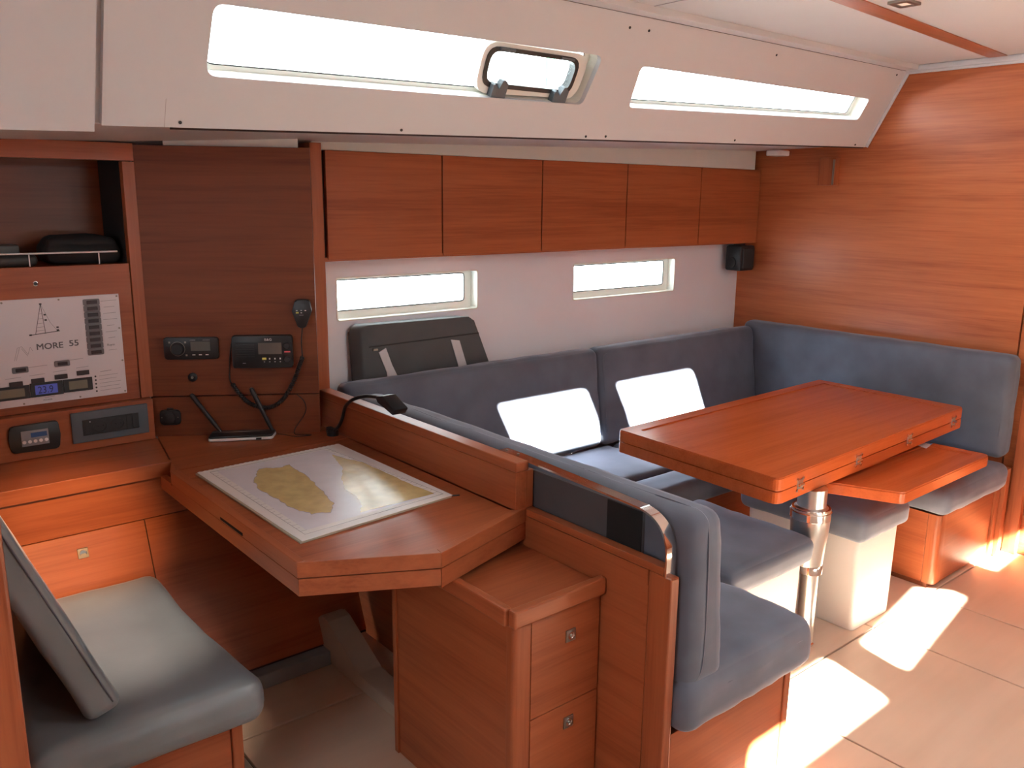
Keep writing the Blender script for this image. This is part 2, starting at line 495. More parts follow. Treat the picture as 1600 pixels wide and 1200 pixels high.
# outer skin and window units
H1o = hole([(.845, .255), (2.175, .25), (2.21, .70), (.85, .68)], .03, 0)
H2o = hole([(2.385, .262), (4.0, .32), (4.005, .64), (2.38, .655)], .03, 0)
for k, (Ho, Hi, xx) in enumerate(((H1o, H1, 1.5), (H2o, H2, 3.2))):
    w = struct('window_%d' % (k + 3), loc=(xx, 2.3, 1.95))
    bm = B()
    # reveal sleeve following the opening
    A = [bm.verts.new(cr(.018)(*p)) for p in Hi]; Bv = [bm.verts.new(cr(.06)(*p)) for p in Hi]
    s0 = 1.012
    cx = sum(p[0] for p in Hi) / len(Hi); ct = sum(p[1] for p in Hi) / len(Hi)
    out = [(cx + (p[0] - cx) * 1.006 + math.copysign(.002, p[0] - cx), ct + (p[1] - ct) * 1.03) for p in Hi]
    C1 = [bm.verts.new(cr(.018)(*p)) for p in out]; D1 = [bm.verts.new(cr(.06)(*p)) for p in out]
    n = len(A)
    for i in range(n):
        j = (i + 1) % n
        bm.faces.new((A[i], A[j], Bv[j], Bv[i])); bm.faces.new((C1[i], D1[i], D1[j], C1[j]))
        bm.faces.new((A[i], C1[i], C1[j], A[j])); bm.faces.new((Bv[i], Bv[j], D1[j], D1[i]))
    part('window_sleeve', bm, REVEAL, w)
    ext = -.002
    def shrink(dx0, dx1, t0, t1):
        x0 = min(p[0] for p in Hi); x1 = max(p[0] for p in Hi); a0 = min(p[1] for p in Hi); a1 = max(p[1] for p in Hi)
        return [(x0 + dx0 + (p[0] - x0) * (x1 - x0 - dx0 - dx1) / (x1 - x0), a0 + t0 + (p[1] - a0) * (a1 - a0 - t0 - t1) / (a1 - a0)) for p in Hi]
    inn = shrink(.012, .03, .03, .005)
    part('window_frame', plate(B(), Hi, [inn], cr(.058), cr(.066)), REVEAL, w)
    part('seal', tube(B(), [cr(.057)(*p) for p in inn], .0018, 5, closed=True), BLACKR, w)
    part('pane', plate(B(), out, [], cr(.067), cr(.072)), GLASS, w)
    if k == 0:
        fo = hole([(1.712, .285), (2.150, .300), (2.165, .640), (1.712, .645)], .055, 0)
        gi = hole([(1.730, .335), (2.118, .325), (2.125, .610), (1.728, .618)], .045, 0)
        gin = hole([(1.745, .368), (2.104, .358), (2.110, .580), (1.743, .588)], .036, 0)
        part('hatch_frame', plate(B(), fo, [gi], cr(.030), cr(.062)), REVEAL, w)
        gk = part('gasket', plate(B(), gi, [gin], cr(.026), cr(.058)), BLACK, w)
        part('hatch_pane', plate(B(), gin, [], cr(.046), cr(.052)), GLASS, w)
        for (a, b2, c1, d) in ((1.765, 1.822, .275, .385), (2.028, 2.088, .268, .375)):
            bm = plate(B(), [(a, c1), (b2, c1), (b2 + .003, d - .01), (b2 - .012, d + .02), (b2 - .022, d + .015), (a + (b2 - a) * .45, d - .045), (a + .008, d - .01), (a + .002, d - .02)], [], cr(.006), cr(.03))
            part('hatch_latch', bm, SLATE, w)
        bm = plate(B(), [(1.77, .595), (1.83, .595), (1.83, .615), (1.77, .615)], [], cr(.02), cr(.03))
        part('hatch_hinge', bm, SLATE, w)
        bm = plate(B(), [(2.03, .59), (2.09, .585), (2.09, .603), (2.03, .606)], [], cr(.02), cr(.03))
        part('hatch_hinge', bm, SLATE, w)
part('coachroof_shell', plate(B(), [(-2.2, -.05), (4.26, -.05), (4.26, 1.08), (-2.2, 1.08)], [H1o, H2o], cr(.0725), cr(.11), extra=gridp), WHITE, wup)
# lip and deck underside
bm = B()
def dz(x, y):
    return zl(x) + .012 - (y - 2.30) * .018
uv = [(-2.2, 2.285), (4.2, 2.285), (4.2, 3.42), (-2.2, 3.42)]
nx = 14
bm = B(); top = []; bot = []
for i in range(nx + 1):
    x = -2.2 + 6.4 * i / nx
    row = [(x, 2.31, dz(x, 2.31)), (x, 2.88, dz(x, 2.88)), (x, 3.42, dz(x, 3.42))]
    bot.append([bm.verts.new(p) for p in row]); top.append([bm.verts.new((p[0], p[1], p[2] + .02)) for p in row])
for i in range(nx):
    for j in range(2):
        bm.faces.new((bot[i][j], bot[i + 1][j], bot[i + 1][j + 1], bot[i][j + 1]))
        bm.faces.new((top[i][j], top[i][j + 1], top[i + 1][j + 1], top[i + 1][j]))
    bm.faces.new((bot[i][0], top[i][0], top[i + 1][0], bot[i + 1][0])); bm.faces.new((bot[i][2], bot[i + 1][2], top[i + 1][2], top[i][2]))
for i in (0, nx): bm.faces.new((bot[i][0], bot[i][1], top[i][1], top[i][0])); bm.faces.new((bot[i][1], bot[i][2], top[i][2], top[i][1]))
dk = struct('trim_2', bm, WHITE)
bm = B()
box(bm, .78, 4.19, 2.290, 2.312, 1.70, 1.70 + .004)
for v in bm.verts: v.co.z = zl(v.co.x) + (-.0035 if v.co.z < 1.702 else .010)
part('gap_shadow_strip', bm, GAP, dk)  # solid dark strip drawn as the shadow under the panel lip
# filler strip above the lockers
bm = B(); box(bm, 1.465, 4.14, 2.885, 2.90, 0, 1)
for v in bm.verts: v.co.z = 1.757 if v.co.z < .5 else dz(v.co.x, 2.88) + .004
struct('trim_3', bm, plain('grey_white_filler', (.60, .62, .60), .6, noise_amt=.02))

# ceiling
HX = [(1.60, 2.14), (2.33, 2.90)]
HY = (-.27, .245)
holes = [rpoly(rect(a, HY[0], b_, HY[1]), .04, 4) for a, b_ in HX]
ce = struct('ceiling', plate(B(), rect(-1.2, -2.2, 4.24, 2.045), holes, lambda u, v: (u, v, 2.222), lambda u, v: (u, v, 2.26)), HEAD)
part('edge_strip', bx(-2.2, 4.2, 2.04, 2.098, 2.200, 2.235), HEAD, ce)
part('edge_joint', bx(-2.2, 4.19, 2.098, 2.1012, 2.1985, 2.23), INKM, ce)
part('edge_cover', bx(-2.2, 4.2, 2.1008, 2.16, 2.212, 2.25), WHITE, ce)
part('aft_headliner', plate(B(), rect(-2.25, -2.2, -1.2, 2.045), [rect(-2.0, -.4, -1.25, .4)], lambda u, v: (u, v, 2.222), lambda u, v: (u, v, 2.26)), HEAD, ce)
part('panel_joint', bx(2.30, 2.304, 1.71, 2.04, 2.2205, 2.2225), INKG, ce)
# wooden batten along the headliner
def bat(x): return 1.555 + (x - 2.55) * .085
bm = prism(B(), [(-1.2, bat(-1.2) - .038), (4.19, bat(4.19) - .038), (4.19, bat(4.19) + .038), (-1.2, bat(-1.2) + .038)], 2.2185, 2.224, XY)
part('batten', bm, WX, ce)
# white moulding where bulkhead meets headliner
t4 = struct('trim_4', bx(4.165, 4.199, -2.1, 2.11, 2.196, 2.221, bev=.006), WHITE)
part('edge_bead', bx(4.182, 4.1995, -2.1, 2.12, 2.186, 2.2, bev=.004), WHITE, t4)
bm = B()
p0, p1 = cr(-.004)(4.19, .01), cr(-.004)(4.19, .99)
part('corner_bead', tube(bm, [p0, p1], .009, 8), WHITE, t4)
# ceiling hatches
for k, (a, b_) in enumerate(HX):
    w = struct('window_%d' % (k + 5), loc=((a + b_) / 2, 0, 2.22))
    o_ = rpoly(rect(a - .02, HY[0] - .02, b_ + .02, HY[1] + .02), .05, 4)
    i_ = rpoly(rect(a, HY[0], b_, HY[1]), .04, 4)
    part('hatch_frame', plate(B(), o_, [i_], lambda u, v: (u, v, 2.212), lambda u, v: (u, v, 2.2225)), REVEAL, w)
    part('pane', plate(B(), o_, [], lambda u, v: (u, v, 2.262), lambda u, v: (u, v, 2.270)), GLASS, w)

# starboard side
SW = [[(1.05, 1.93), (1.79, 1.935), (1.80, 2.088), (1.05, 2.085)], [(2.0, 1.962), (2.76, 2.035), (2.60, 2.125), (2.0, 2.07)], [(3.08, 2.05), (3.50, 2.06), (3.50, 2.165), (3.06, 2.16)]]
SWr = [rpoly(q, .02, 3) for q in SW] + [rpoly(rect(a, 1.08, a + .75, 1.30), .02, 3) for a in (1.5, 2.6)]  # the two low ports are unseen, added to bounce sun onto the bulkhead
wr_ = struct('wall_right', plate(B(), rect(-2.2, 1.86, 4.2, 2.24), SWr[:3], lambda u, v: (u, -2.1, v), lambda u, v: (u, -2.13, v)), WHITE)
part('lower_lining', plate(B(), rect(-2.2, 0, 4.2, 1.859), SWr[3:], lambda u, v: (u, -2.1, v), lambda u, v: (u, -2.13, v)), WX, wr_)
for k, q in enumerate(SWr):
    part('pane', plate(B(), q, [], lambda u, v: (u, -2.112, v), lambda u, v: (u, -2.118, v)), GLASS, wr_)  # the last two panes belong to the added unseen low ports
# aft bulkhead with companionway
wa = struct('wall_aft', plate(B(), rect(-2.1, 0, 3.43, 2.26), [rect(-.1, 1.15, .45, 2.05)], lambda u, v: (-2.2, u, v), lambda u, v: (-2.24, u, v)), WX)
portal((-2.21, .175, 1.6), (0, math.radians(-90), 0), .9, .55)
portal((1.87, -.01, 2.28), (0, 0, 0), .56, .54)
portal((2.62, -.01, 2.28), (0, 0, 0), .60, .54)
portal((1.5, 2.35, 1.99), (math.radians(-66), 0, 0), 1.4, .22)
portal((3.2, 2.35, 2.0), (math.radians(-66), 0, 0), 1.65, .2)

# ------------------------------------------------------------------ NAV CABINET (outboard of the seat)
YF = 3.03
nc = thing('nav_cabinet', (.4, 3.1, .76), 'teak wall cabinet with open cubby shelf and riser, left of the radio board', 'cabinet')
part('top_rail', bx(-.6, .897, YF - .004, YF + .03, 1.700, 1.757, bev=.0015), WX, nc)
part('stile', bx(.858, .897, YF - .004, YF + .03, .905, 1.6985, bev=.0015), WZ, nc)
part('fascia', bx(-.6, .8555, YF, YF + .03, .905, 1.368, bev=.0015), WX, nc)
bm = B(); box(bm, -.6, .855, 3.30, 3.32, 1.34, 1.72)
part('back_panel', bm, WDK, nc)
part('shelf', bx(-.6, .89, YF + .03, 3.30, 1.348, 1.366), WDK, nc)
part('side_panel', bx(.857, .895, YF + .031, 3.32, 1.366, 1.74), plain('cubby_shade_black', (.012, .01, .01), .9), nc)  # cubby side coloured near black for the shade inside
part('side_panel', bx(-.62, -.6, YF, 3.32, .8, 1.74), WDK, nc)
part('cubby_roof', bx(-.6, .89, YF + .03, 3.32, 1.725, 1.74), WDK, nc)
part('riser', bx(-.6, .886, 2.998, 3.04, .7615, .9035, bev=.002), WX, nc)
part('backing', bx(-.6, .895, YF + .03, YF + .04, .77, 1.34), GAP, nc)
bm = B(); tube(bm, [(.2, YF + .012, 1.410), (.825, YF + .012, 1.408)], .0028, 8)
fr_ = part('fiddle_rail', bm, WPL, nc, smooth=40)
for x in (.563, .767, .36):
    part('rail_post', tube(B(), [(x, YF + .012, 1.366), (x, YF + .012, 1.409)], .002, 8), WPL, fr_, smooth=40)
part('grommet', lathe(B(), (.570, YF - .001, 1.316), [(.008, -.002), (.008, .003), (.0055, .0035)], 16, Matrix.Rotation(math.radians(90), 4, 'X')), CHROME, nc)
part('grommet_hole', lathe(B(), (.570, YF - .0035, 1.316), [(.0055, -.001), (.0055, .0015)], 16, Matrix.Rotation(math.radians(90), 4, 'X')), BLACK, nc)
# things in the cubby
bm = cushion(B(), (.735, 3.15, 1.405), (.235, .17, .078), r=.04, puff=.02, n=6, wr=.004)
solo('pouch', bm, plain('black_soft_cloth', (.012, .012, .013), .9), (.71, 3.15, 1.366), 'black soft pouch lying in the cubby behind the chrome rail', 'bag', smooth='all')
bm = cushion(B(), (.48, 3.062, 1.3865), (.22, .034, .036), r=.017, puff=.002, n=4, wr=0)
fl_ = solo('handheld_spotlight', bm, plain('dark_rubber_grip', (.035, .035, .033), .5), (.48, 3.075, 1.367), 'dark grey handheld gadget with round end, behind the chrome shelf rail', 'gadget', smooth='all')
part('button', lathe(B(), (.572, 3.049, 1.388), [(.006, 0), (.006, .002), (.004, .003)], 12, Matrix.Rotation(math.radians(90), 4, 'X')), NICKEL, fl_)
bm = bx(.30, .56, 3.16, 3.26, 1.3675, 1.43, bev=.006)
solo('plastic_box', bm, plain('grey_box_plastic', (.10, .105, .10), .5), (.43, 3.21, 1.3675), 'grey plastic box at the back of the cubby, left of the black pouch', 'box')

# electrical panel
F = lambda u, v, d: (u, YF - d, v)
ep = thing('electrical_panel', (.5, YF, .93), 'silver breaker panel with printed mast diagram and lettering, on the teak fascia', 'switch panel')
part('faceplate', prism(B(), rect(.06, .931, .812, 1.2695), .0005, .006, F), PANELW, ep)
for x, z in [(.805, 1.262), (.805, 1.155), (.806, 1.045), (.806, .939), (.665, .938), (.63, 1.262), (.47, 1.262), (.50, .938)]:
    part('screw', lathe(B(), (x, YF - .006, z), [(.0032, 0), (.0032, .0015), (.002, .002)], 8, Matrix.Rotation(math.radians(90), 4, 'X')), NICKEL, ep)
def bezel(cx, cz, w=.050, h=.0205, rim=True):
    if rim:
        f = part('breaker', prism(B(), rpoly(rect(cx - w / 2, cz - h / 2, cx + w / 2, cz + h / 2), .004, 2), .006, .010, F, bev=.001), BRKF, ep)
        part('rocker', bx(cx - w * .30, cx + w * .34, YF - .0125, YF - .0095, cz - h * .28, cz + h * .28, bev=.001), BRK, f)
    else:
        part('breaker', bx(cx - w / 2, cx + w / 2, YF - .0105, YF - .0058, cz - h / 2, cz + h / 2, bev=.001), BRK, ep)
for i in range(9): bezel(.7255 + .0, 1.2475 - i * .0206)
bezel(.500, 1.048, .046, .0195); bezel(.621, 1.0555, .046, .0195)
for x, z in ((.484, 1.0045), (.546, 1.008), (.614, 1.0125), (.680, 1.0175)):
    bezel(x, z, .038, .015, rim=False)
def bigmeter(x0, x1, z0, z1, mat, lx0, lx1, lz0, lz1):
    h = part('meter', bx(x0, x1, YF - .010, YF - .0058, z0, z1, bev=.001), BLACK, ep)
    part('meter_screen', bx(lx0, lx1, YF - .0112, YF - .0098, lz0, lz1), mat, h)
    return h
bigmeter(.40, .520, .955, .998, LCD, .42, .505, .963, .990)
hm = bigmeter(.5215, .6165, .9555, 1.001, LCDB, .535, .600, .963, .993)
bigmeter(.618, .706, .958, 1.001, LCD, .634, .690, .966, .994)
T = lambda u0, v0: (lambda u, v, d: (u0 + u, YF - .0062 - d, v0 + v))
hh = part('lettering', text_bm('MORE', .027, lambda u, v, d: (.551 + u * 1.08, YF - .0062 - d, 1.1065 + v), bold=.0009), INKM, ep)
part('lettering', text_bm('55', .027, lambda u, v, d: (.646 + u * 1.15, YF - .0062 - d, 1.109 + v), bold=.0009), INKM, ep)
part('digits', text_bm('23.9', .0325, lambda u, v, d: (.542 + u * .82, YF - .0113 - d, .9665 + v)), plain('lcd_digit_ink', (.01, .01, .04), .5), hm)
part('lettering', text_bm('POWER', .0075, lambda u, v, d: (.556 + u, YF - .0062 - d, .9395 + v)), INK, ep)
def strip(bm, a, b2, w, d=.0003):
    a, b2 = Vector(a), Vector(b2); t = (b2 - a).normalized(); nn = Vector((-t.y, t.x)) * w / 2
    vs = [bm.verts.new((q.x, YF - .0061 - d, q.y)) for q in (a - nn, b2 - nn, b2 + nn, a + nn)]
    bm.faces.new(vs)
bm = B()
top = (.5765, 1.2515)
strip(bm, top, (.5545, 1.157), .0016); strip(bm, top, (.583, 1.157), .0016)
strip(bm, (.536, 1.155), (.625, 1.162), .0022); strip(bm, top, (.600, 1.190), .0007); strip(bm, (.600, 1.190), (.618, 1.163), .0006)
for z, a, b2 in ((1.22, .5695, .5785), (1.205, .5660, .5795), (1.19, .5625, .5805), (1.178, .5600, .5815), (1.167, .5572, .582)):
    strip(bm, (a, z), (b2, z + .001), .0007)
for p in ((.5765, 1.2515), (.540, 1.1555), (.586, 1.217), (.587, 1.2), (.619, 1.174), (.619, 1.165)):
    strip(bm, (p[0] - .0035, p[1]), (p[0] + .0035, p[1]), .005)
part('mast_diagram', bm, INK, ep)
bm = B()
for a, b2 in (((.508, 1.078), (.520, 1.118)), ((.513, 1.078), (.526, 1.118)), ((.520, 1.118), (.532, 1.122)), ((.532, 1.122), (.548, 1.095)), ((.548, 1.095), (.556, 1.118)), ((.556, 1.118), (.562, 1.105)), ((.531, 1.116), (.547, 1.090))):
    strip(bm, (a[0] - .021, a[1]), (b2[0] - .021, b2[1]), .0012)
# small print lines beside the breakers
for i in range(9):
    z = 1.2475 - i * .0206
    w_ = (.050, .034, .040, .044, .024, .036, .022, .0, .026)[i]
    if w_: strip(bm, (.779 - w_ / 2, z + .001), (.779 + w_ / 2, z + .002), .0016)
for i in range(5):
    z = 1.000 - i * .0125
    strip(bm, (.728, z), (.728 + (.06, .055, .068, .062, .065)[i], z + .002), .0015)
strip(bm, (.733, 1.014), (.768, 1.016), .0022)
for x, z, w_ in ((.55, 1.053, .055), (.66, 1.063, .05), (.478, 1.023, .045), (.546, 1.026, .045), (.612, 1.030, .04), (.680, 1.035, .038), (.575, .9495, .03)):
    strip(bm, (x - w_ / 2, z), (x + w_ / 2, z + .002), .0015)
part('small_print', bm, INKG, ep)['kind'] = 'stuff'
bm = B()
for i in range(5):
    z = 1.000 - i * .0125
    lathe(bm, (.717, YF - .006, z), [(.003, 0), (.003, .001)], 10, Matrix.Rotation(math.radians(90), 4, 'X'))
part('indicator_dots', bm, INK, ep)
part('small_logo', text_bm('Raym', .011, lambda u, v, d: (.762 + u, YF - .0062 - d, 1.098 + v)), INK, ep)

# control display on riser
YR = 2.998
cd = thing('control_display', (.515, YR, .79), 'black rounded control display with blue screen and five white buttons, on the riser', 'control panel')
part('housing', prism(B(), rpoly([(.446, .790), (.582, .786), (.588, .832), (.584, .878), (.446, .876), (.440, .832)], .012, 4), 0, .012, lambda u, v, d: (u, YR - d, v), bev=.003), BLACK, cd, smooth=40)
sc_ = part('face', bx(.475, .553, YR - .014, YR - .011, .808, .858, bev=.001), plain('grey_screen_face', (.25, .26, .28), .4), cd)
part('screen', bx(.502, .548, YR - .0150, YR - .0135, .835, .850), LCDC, sc_)
for i in range(5):
    part('button', lathe(B(), (.482 + i * .0157, YR - .0138, .822), [(.0055, 0), (.0055, .0015), (.004, .002)], 14, Matrix.Rotation(math.radians(90), 4, 'X')), WPL, sc_)
# socket strip
sp = thing('socket_panel', (.742, YR, .79), 'slate grey frame holding two black sockets and switches, on the riser by the corner', 'socket')
part('frame', prism(B(), rpoly(rect(.6225, .790, .864, .8925), .003, 2), 0, .010, lambda u, v, d: (u, YR - d, v), bev=.002), SLATE, sp)
part('module_plate', bx(.655, .832, YR - .0125, YR - .0095, .813, .866, bev=.001), BLACK, sp)
for x in (.709, .765):
    s_ = part('socket', lathe(B(), (x, YR - .0125, .8395), [(.021, 0), (.021, .0015), (.018, .0018), (.0175, .0003)], 24, Matrix.Rotation(math.radians(90), 4, 'X')), BLACKR, sp)
    for dx in (-.008, .008):
        part('pin_hole', lathe(B(), (x + dx, YR - .0133, .8395), [(.0018, 0), (.0018, .001)], 8, Matrix.Rotation(math.radians(90), 4, 'X')), NIGHT, s_)
part('switch', bx(.659, .681, YR - .0145, YR - .012, .816, .863, bev=.001), BLACKR, sp)
part('switch', bx(.791, .809, YR - .0145, YR - .012, .816, .863, bev=.001), BLACKR, sp)
part('switch', bx(.811, .829, YR - .0145, YR - .012, .816, .863, bev=.001), BLACKR, sp)
part('indicator', bx(.676, .679, YR - .0155, YR - .0140, .857, .860), WPL, sp)

# ------------------------------------------------------------------ RADIO BOARD (diagonal)
DU = Vector((.85, -.527, 0)).normalized(); DN = Vector((-.527, -.85, 0)).normalized()
P0 = Vector((.89, 3.03, 0))
def D(u, v, d):
    return P0 + DU * u + Vector((0, 0, v)) + DN * d
def dbox(u0, u1, z0, z1, d0, d1, bev=0, r=0):
    return prism(B(), rpoly(rect(u0, z0, u1, z1), r, 4) if r else rect(u0, z0, u1, z1), d0, d1, D, bev=bev)
rb = thing('radio_board', tuple(D(.28, .76, 0)), 'tall diagonal teak board carrying the stereo and the radio, above the chart table', 'panel')
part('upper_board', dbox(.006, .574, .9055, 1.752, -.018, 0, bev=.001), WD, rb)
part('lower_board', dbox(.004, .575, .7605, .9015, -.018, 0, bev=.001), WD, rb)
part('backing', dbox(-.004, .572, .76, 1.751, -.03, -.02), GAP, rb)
part('upper_filler', dbox(.10, .535, 1.753, 1.80, -.019, -.012), plain('filler_white', (.7, .71, .68), .6), rb)

MD = Matrix.Identity(4)
qd = Vector((0, 0, 1)).rotation_difference(DN).to_matrix().to_4x4()
st = thing('marine_stereo', tuple(D(.15, 1.04, 0)), 'black marine stereo with round dial and small screen, left on the radio board', 'stereo')
part('body', dbox(.060, .240, 1.038, 1.114, 0, .018, bev=.003, r=.010), BLACK, st, smooth=40)
part('dial', lathe(B(), D(.106, 1.0755, .018), [(.0235, 0), (.0235, .003), (.021, .005), (.020, .012), (.018, .014)], 28, qd), BLACKR, st, smooth=40)
part('dial_ring', lathe(B(), D(.106, 1.0755, .018), [(.0245, 0), (.0245, .0022), (.0228, .0024)], 28, qd), NICKEL, st, smooth=40)
part('screen', dbox(.149, .214, 1.068, 1.100, .018, .0188), SCRN, st)
for u in (.158, .180, .202): part('button', dbox(u - .005, u + .005, 1.0525, 1.0555, .018, .0192), WPL, st)
for u, z in ((.080, 1.098), (.132, 1.098), (.134, 1.053)): part('button', dbox(u - .003, u + .003, z - .003, z + .003, .018, .0192), NICKEL, st)
part('lettering', dbox(.148, .166, 1.1045, 1.1065, .018, .0186), INKG, st)
part('lettering', dbox(.190, .214, 1.1045, 1.1060, .018, .0184), INKG, st)

vr = thing('vhf_radio', tuple(D(.39, 1.005, 0)), 'black radio set with grey screen and coiled cord, right on the radio board', 'radio')
part('body', dbox(.288, .491, 1.006, 1.119, 0, .030, bev=.004, r=.008), BLACK, vr, smooth=40)
bm = B()
for i in range(7):
    z = 1.045 + i * .008
    prism(bm, rect(.300, z, .362, z + .003), .030, .0315, D)
part('speaker_grille', bm, BLACKR, vr)
part('screen', dbox(.376, .455, 1.055, 1.095, .030, .0308), SCRN, vr)
part('lettering', text_bm('B&G', .012, lambda u, v, d: D(.398 + u * 1.1, 1.102 + v, .0302 + d)), WPL, vr)
for z in (1.085, 1.036):
    part('knob', lathe(B(), D(.474, z, .030), [(.0105, 0), (.0105, .008), (.009, .010)], 20, qd), BLACKR, vr, smooth=40)
part('distress_button', dbox(.464, .484, 1.0605, 1.0645, .030, .032), RED, vr)
part('button', dbox(.388, .402, 1.035, 1.0425, .030, .0318), YEL, vr, label='yellow button')
for u in (.413, .431, .449): part('button', dbox(u - .0022, u + .0022, 1.036, 1.0415, .030, .0316), WPL, vr)
for u in (.395, .413, .431, .449): part('button', dbox(u - .002, u + .002, 1.026, 1.0295, .030, .0316), INKG, vr)
part('lettering', dbox(.322, .332, 1.023, 1.0245, .030, .0306), INKG, vr)
pa = [D(.289, 1.109, .012), D(.279, 1.064, .010), D(.272, 1.0, .008), D(.272, .958, .010), D(.281, .947, .016)]
part('cord', tube(B(), smoothpath(pa), .0022, 6), BLACK, vr, smooth='all')
pc = smoothpath([D(u, z, d) for u, z, d in [(.281, .949, .018), (.302, .915, .022), (.332, .883, .026), (.368, .867, .03), (.405, .864, .03), (.443, .883, .028), (.472, .921, .026), (.497, .969, .024), (.513, 1.012, .022), (.524, 1.041, .02)]], 40)
# helix around the path
hel = []
up = None
for i, p in enumerate(pc):
    t = (pc[min(i + 1, len(pc) - 1)] - pc[max(i - 1, 0)]).normalized()
    if up is None: up = DN.copy()
    s_ = t.cross(up).normalized(); up = s_.cross(t).normalized()
    a = i * .95
    hel.append(p + (s_ * math.cos(a) + up * math.sin(a)) * .0062)
part('coiled_cord', tube(B(), hel, .0026, 5), BLACK, vr, smooth='all')
part('cord_core', tube(B(), pc[::5], .0045, 6), BLACK, vr, smooth='all')
part('cord', tube(B(), smoothpath([D(.524, 1.041, .02), D(.522, 1.093, .016), D(.528, 1.148, .02)]), .0022, 6), BLACK, vr, smooth='all')
mc = part('handset', prism(B(), rpoly([(.508, 1.243), (.556, 1.243), (.563, 1.205), (.540, 1.146), (.515, 1.146), (.496, 1.205)], .010, 4), .008, .036, D, bev=.006), BLACK, vr, smooth=40)
part('handset_clip', dbox(.520, .538, 1.19, 1.23, 0, .010), BLACKR, vr)
for u, z in ((.513, 1.207), (.528, 1.207), (.542, 1.207), (.528, 1.199)): part('button', dbox(u - .0025, u + .0025, z - .001, z + .001, .036, .0372), WPL, mc)
part('button', dbox(.510, .519, 1.197, 1.202, .036, .0374), YEL, mc)
part('lettering', dbox(.521, .535, 1.1905, 1.192, .036, .0366), INKG, mc)

sw = thing('rotary_switch', tuple(D(.145, .955, 0)), 'small round black rotary switch below the stereo', 'switch')
part('bezel', lathe(B(), D(.145, .972, 0), [(.0155, 0), (.0155, .005), (.013, .007)], 24, qd), BLACK, sw, smooth=40)
k_ = part('key_slot', lathe(B(), D(.145, .972, .007), [(.0045, 0), (.0045, .003)], 12, qd), NICKEL, sw)
sk = thing('power_outlet', tuple(D(.061, .80, 0)), 'small black rounded outlet with flip cap, low on the radio board', 'outlet')
part('body', dbox(.028, .096, .804, .857, 0, .014, bev=.004, r=.012), BLACK, sk, smooth=40)
part('cap', dbox(.045, .078, .812, .850, .014, .020, bev=.003, r=.01), BLACKR, sk, smooth=40)
part('hinge', dbox(.052, .072, .857, .863, 0, .010), BLACK, sk)
for u in (.035, .089): part('screw', lathe(B(), D(u, .832, .014), [(.002, 0), (.002, .001)], 8, qd), NICKEL, sk)

# ------------------------------------------------------------------ WORKTOP, LOCKER, CHART TABLE
wt = thing('worktop', (.35, 2.85, .715), 'teak worktop shelf under the riser, above the lit locker front', 'worktop')
part('top', prism(B(), [(-.6, 2.722), (.840, 2.722), (.892, 2.998), (.892, 3.03), (-.6, 3.03)], .735, .7605, XY, bev=.0015), WX, wt)
part('front_rail', bx(-.6, .842, 2.700, 2.724, .716, .762, bev=.002), WX, wt)

def LF(x, z, d):  # sloping locker front
    y = 2.72 if z > .58 else 2.72 - (.58 - z) * .40
    return Vector((x, y - d, z))
lk = thing('nav_locker', (.4, 2.8, 0), 'teak locker front with square latch, lit warm beside the grey seat cushion', 'locker')
def lfront(x0, x1, z0, z1, d0, d1, bm=None):
    bm = bm or B()
    zz = [z0] + ([.58] if z0 < .58 < z1 else []) + [z1]
    vs = [[bm.verts.new(LF(x, z, d)) for z in zz] for x in (x0, x1) for d in (d0, d1)]
    n = len(zz)
    for i in range(n - 1):
        bm.faces.new((vs[0][i], vs[2][i], vs[2][i + 1], vs[0][i + 1]))
        bm.faces.new((vs[1][i], vs[1][i + 1], vs[3][i + 1], vs[3][i]))
        bm.faces.new((vs[0][i], vs[0][i + 1], vs[1][i + 1], vs[1][i]))
        bm.faces.new((vs[2][i], vs[3][i], vs[3][i + 1], vs[2][i + 1]))
    bm.faces.new((vs[0][0], vs[1][0], vs[3][0], vs[2][0])); bm.faces.new((vs[0][-1], vs[2][-1], vs[3][-1], vs[1][-1]))
    return bm
part('carcass', lfront(-.6, 1.42, .05, .714, -.03, -.006), GAP, lk)
part('top_panel', lfront(-.6, 1.42, .583, .713, -.006, 0), WX, lk)
dr = part('door', lfront(.235, .746, .06, .5795, -.006, 0), WX, lk)
part('door', lfront(.7495, 1.42, .06, .5795, -.006, 0), WX, lk)
part('door', lfront(-.6, .2315, .06, .5795, -.006, 0), WX, lk)
lc = LF(.556, .524, 0)
bm = prism(B(), rect(.542, .512, .572, .540), 0, .004, lambda u, v, d: LF(u, v, d), bev=.001)
la = part('latch_plate', bm, plain('dull_latch_metal', (.20, .17, .14), .45, metal=1), dr)
qs = Vector((0, 0, 1)).rotation_difference(Vector((0, -1, .0))).to_matrix().to_4x4()
part('latch_ring', lathe(B(), LF(.557, .526, .004), [(.0105, 0), (.0105, .0015), (.008, .0018), (.0075, .0004)], 20, qs), CHROME, dr)
struct('baseboard_left', bx(-.6, 1.30, 2.465, 2.52, 0, .052, bev=.004), BASEB)
# moulded hull rib under the chart table
bm = prism(B(), rpoly([(1.78, 0), (2.56, 0), (2.56, .135), (2.52, .168), (2.475, .160), (2.27, .055), (1.78, .055)], [0, 0, .02, .02, .02, .03, 0], 4), 1.25, 1.335, YZ, bev=.010)
struct('trim_5', bm, RIB, smooth=40)

